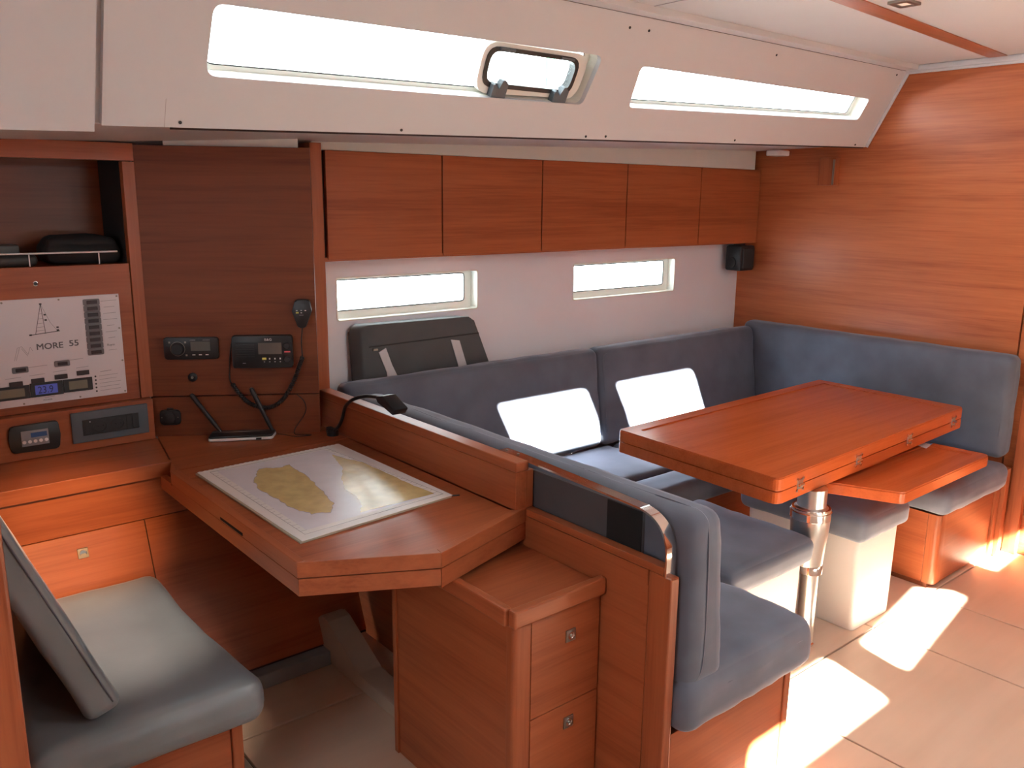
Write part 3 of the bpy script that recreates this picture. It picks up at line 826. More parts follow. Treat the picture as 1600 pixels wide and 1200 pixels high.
ct = thing('chart_table', (1.1, 2.1, .675), 'teak chart table with cut corner and raised edges, the nautical chart lying on it', 'table')
TOP = [(.800, 2.572), (.822, 2.722), (.845, 2.74), (.893, 3.022), (1.378, 2.722), (1.419, 2.70), (1.419, 1.690), (1.459, 1.683), (1.100, 1.577), (.804, 1.733)]
part('shelf_top', prism(B(), [(.822, 2.60), (.8445, 2.722), (.902, 3.028), (1.384, 2.740), (1.419, 2.74), (1.419, 2.60)], .722, .7605, XY), WX, ct)
part('lid', prism(B(), [(.826, 2.597), (1.417, 2.597), (1.417, 1.700), (1.445, 1.690), (1.097, 1.592), (.826, 1.734)], .722, .7605, XY), WX, ct)
part('edge_rail', prism(B(), [(.800, 2.59), (.8255, 2.60), (.8255, 1.737), (.804, 1.737)], .724, .7635, XY, bev=.0015), WY, ct)
part('edge_rail', prism(B(), [(.800, 2.594), (.8205, 2.603), (.8420, 2.700), (.838, 2.698)], .716, .7605, XY), WY, ct)
part('edge_rail', prism(B(), [(.804, 1.7355), (.845, 1.7355), (1.103, 1.5995), (1.099, 1.574)], .724, .7635, XY, bev=.0015), WX, ct)
part('edge_rail', prism(B(), [(1.0995, 1.574), (1.1035, 1.599), (1.448, 1.698), (1.459, 1.679)], .724, .7635, XY, bev=.0015), WX, ct)
part('lid_slot', bx(.8015, .8045, 2.05, 2.20, .728, .7355), NIGHT, ct)
part('apron', prism(B(), [(.803, 2.70), (.823, 2.70), (.826, 1.748), (.806, 1.737)], .677, .7205, XY, bev=.001), WY, ct)
part('apron', prism(B(), [(.8065, 1.7365), (.828, 1.745), (1.103, 1.600), (1.100, 1.578)], .677, .7205, XY, bev=.001), WX, ct)
part('apron', prism(B(), [(1.1015, 1.5775), (1.103, 1.60), (1.448, 1.700), (1.459, 1.683)], .671, .7205, XY, bev=.001), WX, ct)
part('shadow_joint', prism(B(), [(.809, 2.59), (.83, 2.60), (1.41, 2.60), (1.41, 1.705), (1.448, 1.690), (1.100, 1.585), (.812, 1.740)], .719, .7235, XY), GAP, ct)
part('underside', prism(B(), [(.826, 2.70), (1.41, 2.70), (1.41, 1.705), (1.100, 1.600), (.828, 1.748)], .69, .70, XY), WDK, ct)

# nautical chart
ch = thing('nautical_chart', (1.1, 2.2, .7605), 'large paper sea chart printed with an island and coast, on the chart table', 'chart')
pts = [(.858, 2.522), (.868, 1.839), (1.353, 1.880), (1.347, 2.536)]
# serrated outboard edge like a spiral bound sheet
tp = []
for i in range(61):
    w_ = i / 60; x = 1.347 + (.858 - 1.347) * w_; y = 2.536 + (2.522 - 2.536) * w_
    tp.append((x, y + (.004 if i % 2 else 0)))
part('sheet_stack', prism(B(), [(.852, 2.52), (.862, 1.836), (1.348, 1.878), (1.343, 2.533)], .7612, .7655, XY), plain('sheet_edges', (.40, .34, .26), .7), ch)
part('sheet', prism(B(), [(.858, 2.522), (.868, 1.839), (1.353, 1.880)] + tp[:-1], .7656, .7668, XY), PAPER, ch)
def flat(pts, z):
    bm = B(); plate(bm, pts, [], lambda u, v: (u, v, z), lambda u, v: (u, v, z - .00015)); return bm
part('sea_print', flat([(.909, 2.495), (1.275, 2.5), (1.322, 1.916), (.908, 1.897)], .76705), SEA, ch)
isl = [(1.02, 2.44), (1.044, 2.432), (1.073, 2.41), (1.11, 2.424), (1.104, 2.353), (1.105, 2.292), (1.089, 2.196), (1.071, 2.11), (1.054, 2.028), (1.017, 1.968), (.971, 1.989), (.956, 2.032), (.948, 2.087), (.947, 2.172), (.943, 2.264), (.956, 2.329), (.994, 2.398)]
def rough_line(p, amt, sub=4):
    o = []
    for i in range(len(p)):
        a, b2 = Vector(p[i]), Vector(p[(i + 1) % len(p)])
        for k in range(sub):
            q = a.lerp(b2, k / sub)
            o.append((q.x + random.uniform(-amt, amt), q.y + random.uniform(-amt, amt)))
    return o
isr = rough_line(isl, .0035)
part('island_print', flat(isr, .7674), LAND, ch)
cst = [(1.267, 2.437), (1.283, 2.366), (1.304, 2.306), (1.306, 2.217), (1.308, 2.103), (1.31, 2.014), (1.317, 1.921), (1.214, 1.92), (1.139, 1.92), (1.077, 1.921), (1.112, 1.974), (1.132, 2.045), (1.137, 2.112), (1.173, 2.198), (1.224, 2.281), (1.245, 2.351)]
part('coast_print', flat(rough_line(cst, .002), .7674), LAND, ch)
bm = B()
tube(bm, [(x, y, .7674) for x, y in isr], .0008, 4, closed=True)
for q in ([(.889, 2.50), (.892, 1.872), (1.337, 1.903), (1.29, 2.512)],):
    tube(bm, [(x, y, .7670) for x, y in q], .0007, 4, closed=True)
part('chart_lines', bm, INKG, ch)
bm = B()
for i in range(26):
    t = i / 26
    for (a, b2, nrm) in (((1.337, 1.903), (1.29, 2.512), (-1, 0)), ((.889, 2.50), (.892, 1.872), (1, 0))):
        x = a[0] + (b2[0] - a[0]) * t; y = a[1] + (b2[1] - a[1]) * t
        L_ = .018 if i % 2 else .010
        vs = [bm.verts.new(p) for p in ((x, y, .7673), (x + nrm[0] * L_, y, .7673), (x + nrm[0] * L_, y + .0016, .7673), (x, y + .0016, .7673))]
        bm.faces.new(vs)
for i in range(40):
    x = random.uniform(.97, 1.09); y = random.uniform(2.02, 2.38); a = random.uniform(0, 6.28)
    dx, dy = .008 * math.cos(a), .008 * math.sin(a)
    bm.faces.new([bm.verts.new(p) for p in ((x, y, .7678), (x + dx, y + dy, .7678), (x + dx + .0008, y + dy + .0008, .7678))])
part('chart_marks', bm, INKG, ch)['kind'] = 'stuff'
bm = tube(B(), [(1.345, 1.885, .7645), (1.372, 1.872, .7645)], .0022, 6)
solo('pencil', bm, BLACK, (1.358, 1.878, .7623), 'thin black stick poking out under the right corner of the chart', 'pencil')

# router with two aerials
ro = thing('router', (1.15, 2.88, .7605), 'low black and white router with two raised aerials, below the radio board', 'router')
RO = [(1.008, 2.838), (1.200, 2.738), (1.243, 2.797), (1.055, 2.913)]
part('base', prism(B(), rpoly(RO, .012, 3), .763, .773, XY, bev=.003), WPL, ro, smooth=40)
cxr = sum(p[0] for p in RO) / 4; cyr = sum(p[1] for p in RO) / 4
part('cover', prism(B(), rpoly([(cxr + (p[0] - cxr) * .985, cyr + (p[1] - cyr) * .985) for p in RO], .012, 3), .773, .7805, XY, bev=.003), BLACK, ro, smooth=40)
a_, b_2 = Vector((1.045, 2.885, .791)), Vector((1.225, 2.812, .791))
bm = prism(B(), [(1.062, 2.871), (1.183, 2.803), (1.185, 2.807), (1.064, 2.875)], .7804, .7812, XY); prism(bm, [(1.045, 2.889), (1.205, 2.799), (1.207, 2.803), (1.047, 2.893)], .7804, .7812, XY)
part('trim_line', bm, NICKEL, ro)
part('port', prism(B(), [(1.150, 2.7625), (1.166, 2.7540), (1.1665, 2.7552), (1.1505, 2.7637)], .765, .771, XY), BLACK, ro)
part('foot', prism(B(), [(cxr + (p[0] - cxr) * .9, cyr + (p[1] - cyr) * .9) for p in RO], .7606, .764, XY), BLACK, ro)
for (a, b2) in (((1.073, 2.881, .778), (.994, 2.930, .918)), ((1.223, 2.788, .778), (1.166, 2.823, .936))):
    a, b2 = Vector(a), Vector(b2)
    part('aerial', tube(B(), [a, a.lerp(b2, .25), b2.lerp(a, .04), b2], [.006, .0075, .0085, .005], 10), BLACK, ro, smooth=40)
wp = smoothpath([D(.497, .903, .004), D(.520, .880, .006), D(.527, .850, .006), D(.515, .820, .008), D(.490, .785, .01), Vector((1.29, 2.755, .7635)), Vector((1.31, 2.725, .763)), Vector((1.33, 2.705, .763)), Vector((1.28, 2.72, .763)), Vector((1.255, 2.765, .764)), Vector((1.235, 2.775, .768))])
solo('router_cable', tube(B(), wp, .0016, 6), BLACK, (1.30, 2.80, .7615), 'thin black cable looping from the radio board down to the router', 'cable', smooth='all')

# reading lamp
rl = thing('reading_lamp', (1.398, 2.70, .7605), 'black gooseneck reading lamp bending over the teak partition cap', 'lamp')
part('base', lathe(B(), (1.394, 2.665, .7605), [(.021, 0), (.021, .016), (.017, .020)], 24), BLACK, rl, smooth=40)
part('gooseneck', tube(B(), smoothpath([(1.394, 2.665, .775), (1.396, 2.625, .80), (1.40, 2.602, .835), (1.40, 2.576, .883), (1.40, 2.521, .918), (1.40, 2.44, .944), (1.40, 2.37, .955), (1.40, 2.325, .960)]), .0062, 8), BLACK, rl, smooth='all')
part('clip', bx(1.385, 1.405, 2.655, 2.70, .762, .785, bev=.003), BLACK, rl)
bm = B()
prism(bm, rpoly([(2.335, .968), (2.290, .976), (2.215, .945), (2.232, .925), (2.320, .950)], .004, 2), 1.375, 1.425, YZ, bev=.003)
part('lamp_head', bm, BLACK, rl, smooth=40)

# ------------------------------------------------------------------ PARTITION between nav station and saloon
pt = thing('partition', (1.45, 2.0, 0), 'teak half-height partition between chart table and saloon seat, with steel handrail', 'partition')
part('nav_board', bx(1.421, 1.459, 1.682, 2.82, .7615, .870, bev=.002), WY, pt)
part('cap', bx(1.417, 1.463, 1.677, 2.86, .8715, .899, bev=.003), WY, pt)
part('end_post', bx(1.4605, 1.487, 1.685, 1.80, .760, .868, bev=.002), WZ, pt)
part('upright', bx(1.415, 1.460, 2.80, 3.40, .76, 1.775, bev=.002), WZ, pt)
part('lower_panel', bx(1.4605, 1.488, 1.235, 2.98, 0, .738, bev=.001), WY, pt)
part('panel_lip', bx(1.4575, 1.488, 1.19, 2.98, .7395, .759, bev=.002), WY, pt)
part('lip_rail', bx(1.4565, 1.4605, 1.235, 1.68, .700, .7385), WY, pt)
part('end_stile', bx(1.4575, 1.488, 1.165, 1.233, 0, .7385, bev=.004), WZ, pt)
# steel handrail: flat polished strip with big radius
path = [(1.80, .9005), (1.70, .8995), (1.5, .893), (1.30, .886)]
arc = [(1.30, .886), (1.262, .883), (1.228, .872), (1.203, .852), (1.188, .825), (1.182, .795)]
path = path + arc[1:] + [(1.181, .70), (1.181, .612)]
def strip3(path, th, x0, x1):
    bm = B(); P = [Vector(p) for p in path]; n = len(P); off = []
    for i in range(n):
        t = (P[min(i + 1, n - 1)] - P[max(i - 1, 0)]).normalized(); off.append(Vector((t.y, -t.x)) * th)
    rows = []
    for i in range(n):
        a, b2 = P[i], P[i] - off[i]
        rows.append([bm.verts.new(q) for q in ((x0, a.x, a.y), (x1, a.x, a.y), (x1, b2.x, b2.y), (x0, b2.x, b2.y))])
    for i in range(n - 1):
        for k in range(4): bm.faces.new((rows[i][k], rows[i][(k + 1) % 4], rows[i + 1][(k + 1) % 4], rows[i + 1][k]))
    bm.faces.new(rows[0][::-1]); bm.faces.new(rows[-1])
    return bm
sp_ = [Vector((0, *p)) for p in path]
pp = [(q.y, q.z) for q in smoothpath(sp_, 5)]
hr = part('handrail', strip3(pp, .005, 1.458, 1.490), CHROME, pt, smooth=30)
for y, z in ((1.785, .9015), (1.735, .9015)): part('screw', lathe(B(), (1.474, y, z), [(.004, 0), (.004, .001), (.003, .0015)], 10), NICKEL, hr)
for z in (.70, .635): part('screw', lathe(B(), (1.474, 1.1805, z), [(.005, 0), (.005, .0015), (.003, .002)], 12, Matrix.Rotation(math.radians(90), 4, 'X')), NICKEL, hr)
bp_ = plain('cushion_backing', (.07, .068, .075), .8, noise_amt=.08)

# drawer unit
du = thing('drawer_unit', (1.31, 1.6, 0), 'teak drawer unit with tray top and two latched drawers, beside the chart table', 'drawer unit')
part('tray_top', bx(1.165, 1.456, 1.378, 1.925, .632, .652, bev=.002), WX, du)
part('tray_rim', bx(1.157, 1.4575, 1.367, 1.392, .626, .671, bev=.005), WX, du)
part('tray_rim', bx(1.149, 1.172, 1.3935, 1.90, .626, .671, bev=.005), WY, du)
part('side_panel', bx(1.178, 1.198, 1.415, 1.905, 0, .6255, bev=.001), WY, du)
part('side_edge', bx(1.172, 1.200, 1.906, 1.925, 0, .6255, bev=.002), WZ, du)
bm = prism(B(), rpoly([(1.170, 1.384), (1.222, 1.384), (1.222, 1.412), (1.170, 1.412)], [.016, .001, .001, .001], 5), 0, .6255, XY)
part('corner_post', bm, WZ, du, smooth=40)
part('carcass', bx(1.2, 1.456, 1.402, 1.90, .0, .625), GAP, du)
for k, (z0, z1, lz) in enumerate(((.358, .6235, .542), (.06, .3545, .302), (.0, .056, None))):
    d_ = part('drawer' if lz else 'plinth', bx(1.2255, 1.4545, 1.386, 1.403, z0, z1, bev=.0012), WX, du)
    if lz:
        part('latch_plate', bx(1.337, 1.369, 1.3825, 1.3865, lz - .016, lz + .016, bev=.001), NICKEL, d_)
        part('latch_ring', lathe(B(), (1.353, 1.3825, lz), [(.011, 0), (.011, .002), (.0085, .0022), (.008, .0004)], 22, Matrix.Rotation(math.radians(90), 4, 'X')), CHROME, d_)
        part('latch_button', lathe(B(), (1.353, 1.3825, lz), [(.004, 0), (.004, .0022), (.003, .003)], 12, Matrix.Rotation(math.radians(90), 4, 'X')), NICKEL, d_)

# ------------------------------------------------------------------ NAV SEAT
ns = thing('nav_bench', (.5, 2.25, 0), 'teak seat base with corner post under the glossy grey nav cushion', 'seat base')
part('front_panel', bx(.235, .676, 1.885, 1.905, 0, .332, bev=.001), WX, ns)
part('corner_post', bx(.678, .706, 1.878, 1.910, 0, .332, bev=.004), WZ, ns)
part('side_panel', bx(.686, .704, 1.911, 2.47, 0, .332, bev=.001), WY, ns)
part('seat_board', bx(.235, .684, 1.906, 2.60, .312, .332), WX, ns)
bm = B()
cushion(bm, (.488, 2.215, .392), (.51, .80, .118), r=.045, puff=.006, n=14, seed=3)
for v in bm.verts:   # thigh roll at the front outboard corner and dip
    w_ = max(0, (v.co.x - .62) / .15)
    v.co.z -= .0 * w_
    v.co.x += .012 * max(0, (2.25 - v.co.y) / .45) ** 1.5 * max(0, (v.co.x - .45) / .3)
    v.co.z -= .02 * math.exp(-((v.co.y - 2.28) / .22) ** 2) * (1 if v.co.z > .40 else 0) * max(0, (v.co.x - .4) / .3)
nsc = thing('seat_cushion', (.5, 2.22, .352), 'glossy grey seat cushion at the chart table, the backrest leaning on it', 'cushion')
part('cover', bm, VELVD, nsc, smooth='all')
# leaning backrest: profile in xz, extruded along y
nb = thing('backrest_cushion', (.38, 2.2, .46), 'grey backrest cushion leaning over the nav seat behind the teak post', 'cushion')
th = math.atan2(.434 - .246, .946 - .467)
Mb = Matrix.Rotation(-th, 4, 'Y')
L_ = .56
bc = Vector((.402, 2.20, .468)) + Vector((-math.sin(th) * L_ / 2, 0, math.cos(th) * L_ / 2)) + Vector((.0, 0, .0))
bm = cushion(B(), bc, (.075, .66, L_), r=.020, puff=.004, M=Mb, n=8, seed=5)
part('cover', bm, VELVD, nb, smooth='all')
bm = B()
_c = [(.0385, -.33 + .02, -L_ / 2 + .02), (.0385, -.33 + .003, -L_ / 2 + .03), (.0385 - .012, -.331, -L_ / 2 + .02)]
pth = [Vector(bc) + Mb @ Vector((.022, -.3305, z)) for z in [(-L_ / 2 + .02) + (L_ - .04) * i / 12 for i in range(13)]]
part('piping', tube(bm, pth, .0022, 6), PIPE, nb, smooth='all')
br_ = [Vector(bc) + Mb @ Vector(p) for p in ((-.040, -.31, .12), (-.062, -.30, .10), (-.045, -.31, .06))]
part('bracket', tube(B(), br_, .004, 8), CHROME, nb, smooth='all')
sb = thing('seat_bulkhead', (.19, 2.3, 0), 'tall teak panel edge at the far left, behind the nav backrest', 'panel')
part('board', prism(B(), [(1.59, 0), (2.48, 0), (2.70, .58), (2.70, 1.2), (1.59, 1.2)], .10, .155, YZ), WY, sb)
part('edge_band', bx(.098, .2035, 1.555, 1.589, 0, 1.205, bev=.006), WZ, sb)

# ------------------------------------------------------------------ OVERHEAD LOCKERS
oc = thing('overhead_lockers', (2.85, 2.95, 1.36), 'run of five teak overhead lockers with flush doors along the hull', 'cabinet')
dx = [1.512, 2.030, 2.567, 3.112, 3.672, 4.196]
part('carcass', bx(1.50, 4.198, 2.897, 2.999, 1.372, 1.755), GAP, oc)
part('bottom_board', bx(1.50, 4.198, 2.884, 2.999, 1.356, 1.371, bev=.001), WX, oc)
for i in range(5):
    part('door', bx(dx[i] + .003, dx[i + 1] - .003, 2.880, 2.896, 1.362, 1.756, bev=.0015), WX, oc)
part('end_strip', bx(1.4615, 1.508, 2.90, 2.999, 1.356, 1.756), GAP, oc)

spk = thing('speaker', (4.1, 2.9, 1.20), 'small black loudspeaker under the forward end of the overhead lockers', 'speaker')
part('body', bx(4.03, 4.16, 2.86, 2.965, 1.205, 1.345, bev=.012), BLACK, spk, smooth=40)
part('bracket', bx(4.07, 4.12, 2.90, 2.94, 1.345, 1.3555), BLACKR, spk)
part('grille', bx(4.045, 4.145, 2.852, 2.861, 1.22, 1.33, bev=.004), BLACKR, spk)
part('mounting_ring', lathe(B(), (4.022, 2.92, 1.25), [(.03, 0), (.032, .01), (.03, .02)], 20, Matrix.Rotation(math.radians(90), 4, 'Y')), BLACKR, spk, smooth=40)
bk = thing('wall_block', (4.18, 2.45, 1.67), 'small upright teak block on the bulkhead below the coachroof corner', 'block')
part('body', bx(4.155, 4.199, 2.415, 2.505, 1.672, 1.81, bev=.002), WZ, bk)
part('edge_strip', bx(4.150, 4.156, 2.415, 2.424, 1.675, 1.80), NICKEL, bk)

# folded spare cushion behind the settee back
fc = thing('spare_cushion', (2.0, 2.95, .70), 'dark grey cushion with two pale straps standing behind the settee backrest', 'cushion')
TL, TR, BR, BL = (1.672, 1.098), (2.215, 1.092), (2.42, .62), (1.68, .62)
def fold(bm, d0, d1):
    prism(bm, rpoly([BL, BR, TR, TL], [0, 0, .03, .03], 4), d0, d1, lambda u, v, d: (u - (.0 if d < 2.95 else .03) , d + (1.1 - v) * -.04 + .0, v), bev=.012)
    return bm
part('cover', fold(B(), 2.925, 2.985), CANVAS, fc, smooth=40)
def fz(u, v, d): return (u, 2.925 - (1.1 - v) * .04 - d, v)
part('seam_flap', prism(B(), [(1.70, 1.008), (2.245, 1.015), (2.245, 1.02), (1.70, 1.013)], 0, .003, fz), BLACKR, fc)
part('strap', prism(B(), [(1.742, .985), (1.775, 1.000), (1.800, .93), (1.83, .868), (1.86, .868), (1.86, .80), (1.79, .80), (1.775, .90)], 0, .004, fz), STRAP, fc)
part('strap', prism(B(), [(2.095, 1.003), (2.140, .995), (2.175, .885), (2.19, .80), (2.15, .80), (2.13, .89)], 0, .004, fz), STRAP, fc)
part('zip_pull', bx(1.715, 1.735, 2.912, 2.920, .995, 1.003), NICKEL, fc)

# ------------------------------------------------------------------ SETTEE
st = thing('settee_locker', (2.85, 2.5, 0), 'teak settee base running along the hull under the long seat cushions', 'seat base')
part('front_panel', bx(2.02, 3.49, 2.165, 2.18, 0, .325), WX, st)
part('seat_board', bx(1.50, 4.19, 2.181, 2.92, .305, .325), WX, st)
ab = thing('aft_seat_base', (1.75, 1.5, 0), 'teak base under the blue-grey seat beside the partition', 'seat base')
part('end_panel', bx(1.4945, 1.985, 1.172, 1.190, 0, .316, bev=.001), WX, ab)
part('corner_post', bx(1.987, 2.015, 1.168, 1.196, 0, .316, bev=.003), WZ, ab)
part('front_panel', bx(1.995, 2.012, 1.197, 2.16, 0, .316), WY, ab)
part('seat_board', bx(1.4945, 2.0, 1.191, 2.16, .298, .316), WX, ab)
fb = thing('forward_seat_base', (3.85, 1.8, 0), 'teak locker base with rounded corner under the seat by the bulkhead', 'seat base')
part('side_panel', bx(3.500, 3.515, 1.470, 2.16, .02, .325, bev=.001), WY, fb)
bm = prism(B(), rpoly([(3.498, 1.418), (3.56, 1.418), (3.56, 1.468), (3.498, 1.468)], [.022, .001, .001, .001], 6), 0.02, .325, XY)
part('corner_post', bm, WZ, fb, smooth=40)
part('front_panel', bx(3.561, 4.03, 1.420, 1.437, .02, .325, bev=.001), WX, fb)
part('end_post', bx(4.034, 4.075, 1.410, 1.440, 0, .335, bev=.002), WZ, fb)
part('end_post', bx(4.079, 4.12, 1.392, 1.440, 0, .42, bev=.002), WZ, fb)
part('plinth', bx(3.500, 4.03, 1.445, 2.16, 0, .019), WDK, fb)
part('seat_board', bx(3.516, 4.19, 1.438, 2.16, .305, .325), WX, fb)
jm = thing('door_jamb', (4.17, 1.38, 0), 'upright teak jamb on the bulkhead right of the seat cushions', 'jamb')
part('post', bx(4.165, 4.199, 1.345, 1.405, 0, .90, bev=.004), WZ, jm)

G = 'blue-grey settee cushions'
def cush(name, label, loc, bm, piping=None):
    t = thing(name, loc, label, 'cushion', G)
    part('cover', bm, VELVET, t, smooth='all')
    if piping:
        for pth in piping: part('piping', tube(B(), pth, .0022, 6), PIPE, t, smooth='all')
    return t
def loopxz(x0, x1, z0, z1, y, r=.04):
    return [(u, y, v) for u, v in rpoly(rect(x0, z0, x1, z1), r, 4)]
lean = Matrix.Rotation(math.radians(-7), 4, 'X')
def backc(x0, x1, seed):
    c = Vector(((x0 + x1) / 2, 2.80, .669))
    bm = cushion(B(), c, (x1 - x0, .11, .47), r=.035, puff=.012, pf=((1, -1),), M=lean, n=14, wr=.003, seed=seed)
    h = .47 / 2
    lp = [c + lean @ Vector((u, -.052 - .0, v)) for u, v in rpoly(rect(-(x1 - x0) / 2 + .02, -h + .03, (x1 - x0) / 2 - .02, h - .03), .03, 4)]
    lp2 = [c + lean @ Vector((u, .035, h - .005)) for u in [-(x1 - x0) / 2 + .04, (x1 - x0) / 2 - .04]]
    return bm, [lp + [lp[0]]]
bm, pi = backc(1.515, 2.842, 1)
cush('back_cushion', 'long blue-grey backrest cushion along the hull, nearer the chart table', (2.18, 2.8, .43), bm, pi)
bm, pi = backc(2.850, 4.080, 2)
cush('back_cushion', 'long blue-grey backrest cushion along the hull, ending at the bulkhead corner', (3.5, 2.8, .43), bm, pi)
c = Vector((4.142, 2.145, .69))
bm = cushion(B(), c, (.11, 1.43, .475), r=.035, puff=.01, pf=((0, -1),), n=14, wr=.002, seed=7)
lp = [c + Vector((-.053, u, v)) for u, v in rpoly(rect(-.69, -.20, .58, .20), .03, 4)]
cush('back_cushion', 'blue-grey backrest cushion against the teak bulkhead behind the table', (4.13, 2.1, .43), bm, [lp + [lp[0]]])
# aft backrest on the partition, wedge leaning
bm = cushion(B(), Vector((0, 0, 0)), (.118, 1.56, .455), r=.042, puff=.010, n=16, wr=.002, seed=9, pf=((0, 1),))
for v in bm.verts:
    w_ = (v.co.z + .2275) / .455
    if v.co.x > -.01: v.co.x += .036 * (1 - w_) - .004 * w_
bmesh.ops.transform(bm, matrix=Matrix.Translation((1.561, 1.915, .661)), verts=bm.verts)
ar = cush('back_cushion', 'blue-grey backrest cushion on the saloon side of the partition, behind the steel rail', (1.57, 1.95, .43), bm,
     [smoothpath([(1.515, 1.150, .447), (1.548, 1.1375, .475), (1.556, 1.1345, .55), (1.554, 1.1345, .70), (1.548, 1.1345, .82), (1.548, 1.145, .868), (1.548, 1.18, .887), (1.548, 1.30, .889)])])
part('backing_cloth', bx(1.493, 1.502, 1.29, 2.70, .50, .862), bp_, ar)
part('velcro_patch', bx(1.4895, 1.4925, 1.29, 1.405, .74, .86), NIGHT, ar, label='black fastening patch')

cush('seat_cushion', 'blue-grey seat cushion at the near end beside the partition, above the sunlit base', (1.78, 1.31, .325),
     cbox(1.495, 2.062, 1.122, 1.475, .318, .468, r=.048, puff=.012, n=12, wr=.003, seed=11),
     [[(x, 1.1275, .42) for x in (1.55, 1.7, 1.85, 1.99)]])
cush('seat_cushion', 'blue-grey seat cushion beside the partition, beyond the near end one', (1.78, 1.8, .325),
     cbox(1.495, 2.050, 1.481, 2.11, .327, .462, r=.045, puff=.010, n=12, wr=.003, seed=12))
cush('seat_cushion', 'long seat cushion along the hull, its back edge in bright sun near the chart table', (2.2, 2.5, .325),
     cbox(1.495, 2.900, 2.315, 2.742, .327, .440, r=.03, puff=.008, n=12, wr=.003, seed=13))
cush('seat_cushion', 'long seat cushion along the hull behind the table, towards the bulkhead', (3.5, 2.5, .325),
     cbox(2.91, 4.06, 2.315, 2.742, .327, .440, r=.03, puff=.008, n=12, wr=.003, seed=14))
cush('filler_cushion', 'narrow dark blue-grey filler cushion in front of the long seat, under the table edge', (2.6, 2.22, .325),
     cbox(2.07, 3.46, 2.125, 2.31, .327, .432, r=.035, puff=.006, n=12, wr=.002, seed=15))
cush('seat_cushion', 'blue-grey seat cushion beside the bulkhead, right of the table leaf', (3.85, 1.8, .325),
     cbox(3.475, 4.10, 1.385, 2.305, .327, .445, r=.045, puff=.012, n=12, wr=.003, seed=16))

# two moulded stools
def stool(x0, x1, y0, y1, ztop, lab):
    t = thing('stool', ((x0 + x1) / 2, (y0 + y1) / 2, 0), lab, 'stool')
    bm = prism(B(), rpoly(rect(x0, y0, x1, y1), .02, 4), 0.001, .385, XY)
    for v in bm.verts:
        k = .03 * (1 - v.co.z / .385)
        v.co.x += k * (1 if v.co.x < (x0 + x1) / 2 else -1) * .4
    part('base', bm, BOX, t, smooth=40)
    s_ = part('cushion', cbox(x0 - .035, x1 + .035, y0 - .03, y1 + .03, .385 - .02, ztop, r=.035, puff=.012, n=10, wr=.002, seed=x0), VELVET, t, smooth='all')
    return t
stool(2.14, 2.555, 1.475, 1.93, .462, 'white moulded stool with grey cushion left of the table leg')
stool(2.885, 3.185, 1.445, 1.93, .470, 'white moulded stool with grey cushion right of the table leg, sunlit')

# ------------------------------------------------------------------ TABLE
tb = thing('dining_table', (3.1, 1.88, 0), 'folding teak saloon table with hinged edge and steel pedestal', 'table')
QD = [(2.383, 1.487), (3.919, 1.548), (3.934, 2.269), (2.419, 2.235)]
def scaleq(q, d):
    cx = sum(p[0] for p in q) / 4; cy = sum(p[1] for p in q) / 4
    return [(p[0] - math.copysign(d, p[0] - cx), p[1] - math.copysign(d, p[1] - cy)) for p in q]
qr = rpoly(QD, [.03, .03, .015, .012], 5)
inner = rpoly(scaleq(QD, .060), .008, 3)
l1 = part('upper_leaf', prism(B(), qr, .657, .6985, XY, bev=.002), WT, tb)
part('raised_border', plate(B(), rpoly(scaleq(QD, .002), [.03, .03, .015, .012], 5), [inner], lambda u, v: (u, v, .7035), lambda u, v: (u, v, .6984)), WT, l1)
part('lower_leaf', prism(B(), qr, .612, .6535, XY, bev=.002), WT, tb)
part('leaf_gap', prism(B(), rpoly(scaleq(QD, .012), .02, 3), .6534, .6571, XY), GAP, tb)
for hx, hy in ((2.522, 1.4925), (2.939, 1.509), (3.367, 1.526), (3.806, 1.5435)):
    h_ = part('hinge', bx(hx - .016, hx + .016, hy - .004, hy + .002, .640, .672, bev=.001), BRUSH, tb)
    part('hinge_pin', tube(B(), [(hx - .014, hy - .007, .6555), (hx + .014, hy - .007, .6555)], .005, 8), CHROME, h_, smooth=40)
    for a in (-.018, .018):
        for z in (.637, .676):
            part('hinge_lobe', lathe(B(), (hx + a, hy - .001, z), [(.006, 0), (.006, .003), (.004, .004)], 10, Matrix.Rotation(math.radians(90), 4, 'X')), CHROME, h_)
LF_ = [(2.930, 1.325), (3.668, 1.318), (3.70, 1.66), (2.80, 1.64)]
LF_ = [(2.925, 1.322), (3.672, 1.325), (3.652, 1.605), (2.80, 1.60)]
lf = part('side_leaf', prism(B(), rpoly(LF_, [.03, .03, .01, .0], 5), .539, .577, XY, bev=.002), WT, tb)
inn = rpoly([(2.985, 1.372), (3.625, 1.375), (3.60, 1.56), (2.90, 1.56)], .012, 3)
part('leaf_border', plate(B(), rpoly([(2.927, 1.324), (3.670, 1.327), (3.650, 1.603), (2.805, 1.598)], [.03, .03, .01, 0], 5), [inn], lambda u, v: (u, v, .583), lambda u, v: (u, v, .5769)), WT, lf)
part('leaf_runner', bx(3.0, 3.04, 1.6, 2.1, .578, .611), BRUSH, tb)
part('leaf_runner', bx(3.45, 3.49, 1.6, 2.1, .578, .611), BRUSH, tb)
LX, LY = 2.672, 1.515
col = part('pedestal', lathe(B(), (LX - .022, LY, 0), [(.055, .33), (.060, .40), (.066, .46), (.068, .50), (.068, .535), (.050, .545), (.050, .611)], 40), BRUSH, tb, smooth=35)
part('lower_tube', lathe(B(), (LX + .008, LY, 0), [(.031, .002), (.031, .34)], 32), BRUSH, tb, smooth=35)
part('collar', lathe(B(), (LX - .022, LY, 0), [(.069, .500), (.0715, .502), (.0715, .528), (.066, .532), (.066, .54)], 40), CHROME, tb, smooth=35)
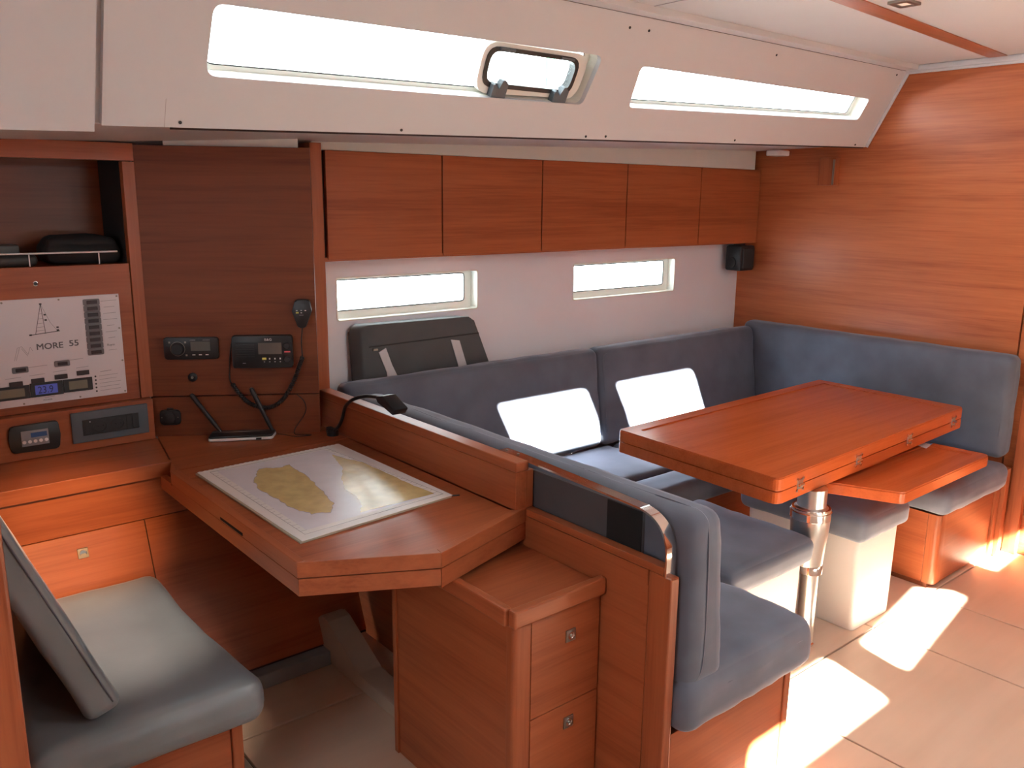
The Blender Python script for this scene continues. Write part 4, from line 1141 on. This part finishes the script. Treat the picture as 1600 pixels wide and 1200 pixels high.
part('lower_ring', lathe(B(), (LX + .002, LY, 0), [(.042, .285), (.046, .287), (.046, .315), (.042, .329)], 32), CHROME, tb, smooth=35)
part('foot_ring', lathe(B(), (LX + .008, LY, 0), [(.036, .001), (.036, .008), (.032, .012)], 32), CHROME, tb, smooth=35)
lt = thing('leaflet', (3.62, 1.57, .5815), 'small white and blue leaflet on the inner corner of the side leaf', 'leaflet')
part('sheet', prism(B(), [(3.555, 1.535), (3.622, 1.545), (3.635, 1.590), (3.568, 1.585)], .5815, .5835, XY), WPL, lt)
part('blue_band', prism(B(), [(3.622, 1.5455), (3.645, 1.549), (3.655, 1.592), (3.635, 1.590)], .5815, .5836, XY), BLUEP, lt)

# ------------------------------------------------------------------ LAMPS
def clight(x, y, z, lab, power, col, rz=0, target=None, cone=48):
    t = thing('ceiling_light', (x, y, z), lab, 'light')
    q = rpoly(rect(x - .045, y - .035, x + .045, y + .035), .006, 3)
    i2 = rect(x - .022, y - .018, x + .022, y + .018)
    part('frame', plate(B(), q, [i2], lambda u, v: (u, v, z - .008), lambda u, v: (u, v, z)), NICKEL, t)
    part('lens', bx(x - .022, x + .022, y - .018, y + .018, z - .006, z - .001), LENS, t)
    if power:
        l = bpy.data.lights.new('lamp_light', 'SPOT'); l.energy = power; l.color = col; l.shadow_soft_size = .03
        l.spot_size = math.radians(cone); l.spot_blend = 1
        o = bpy.data.objects.new('lamp_light', l); o.location = (0, 0, -.02)
        dirv = Vector(target) - Vector((x, y, z))
        o.rotation_euler = dirv.to_track_quat('-Z', 'Y').to_euler()
        o.parent = t; COL.objects.link(o)
clight(2.845, 1.462, 2.2215, 'small square recessed ceiling light right of the wooden batten', 0, None)
clight(.12, .35, 2.2215, 'added unseen spot light for the warm flecks on the locker by the nav seat', 520, (1, .55, .22), target=(.52, 2.70, .60), cone=13)  # added lamp in place of sun flecks on the locker

clight(.42, 1.55, 2.2215, 'small recessed ceiling light above the nav seat cushion', 165, (1, .82, .64), target=(.50, 2.30, .45), cone=24)

# ------------------------------------------------------------------ OUTSIDE
ml = thing('mooring_post', (2.35, 3.6, 0), 'turquoise post outside, seen through the small opening hatch', 'post')
part('shaft', tube(B(), [(2.99, 3.35, -.5), (3.02, 3.34, 2.60)], .022, 10), TURQ, ml, smooth=40)

part('deck_fitting', bx(4.02, 4.12, 2.66, 2.74, 1.822, 1.850, bev=.006), WPL, dk)
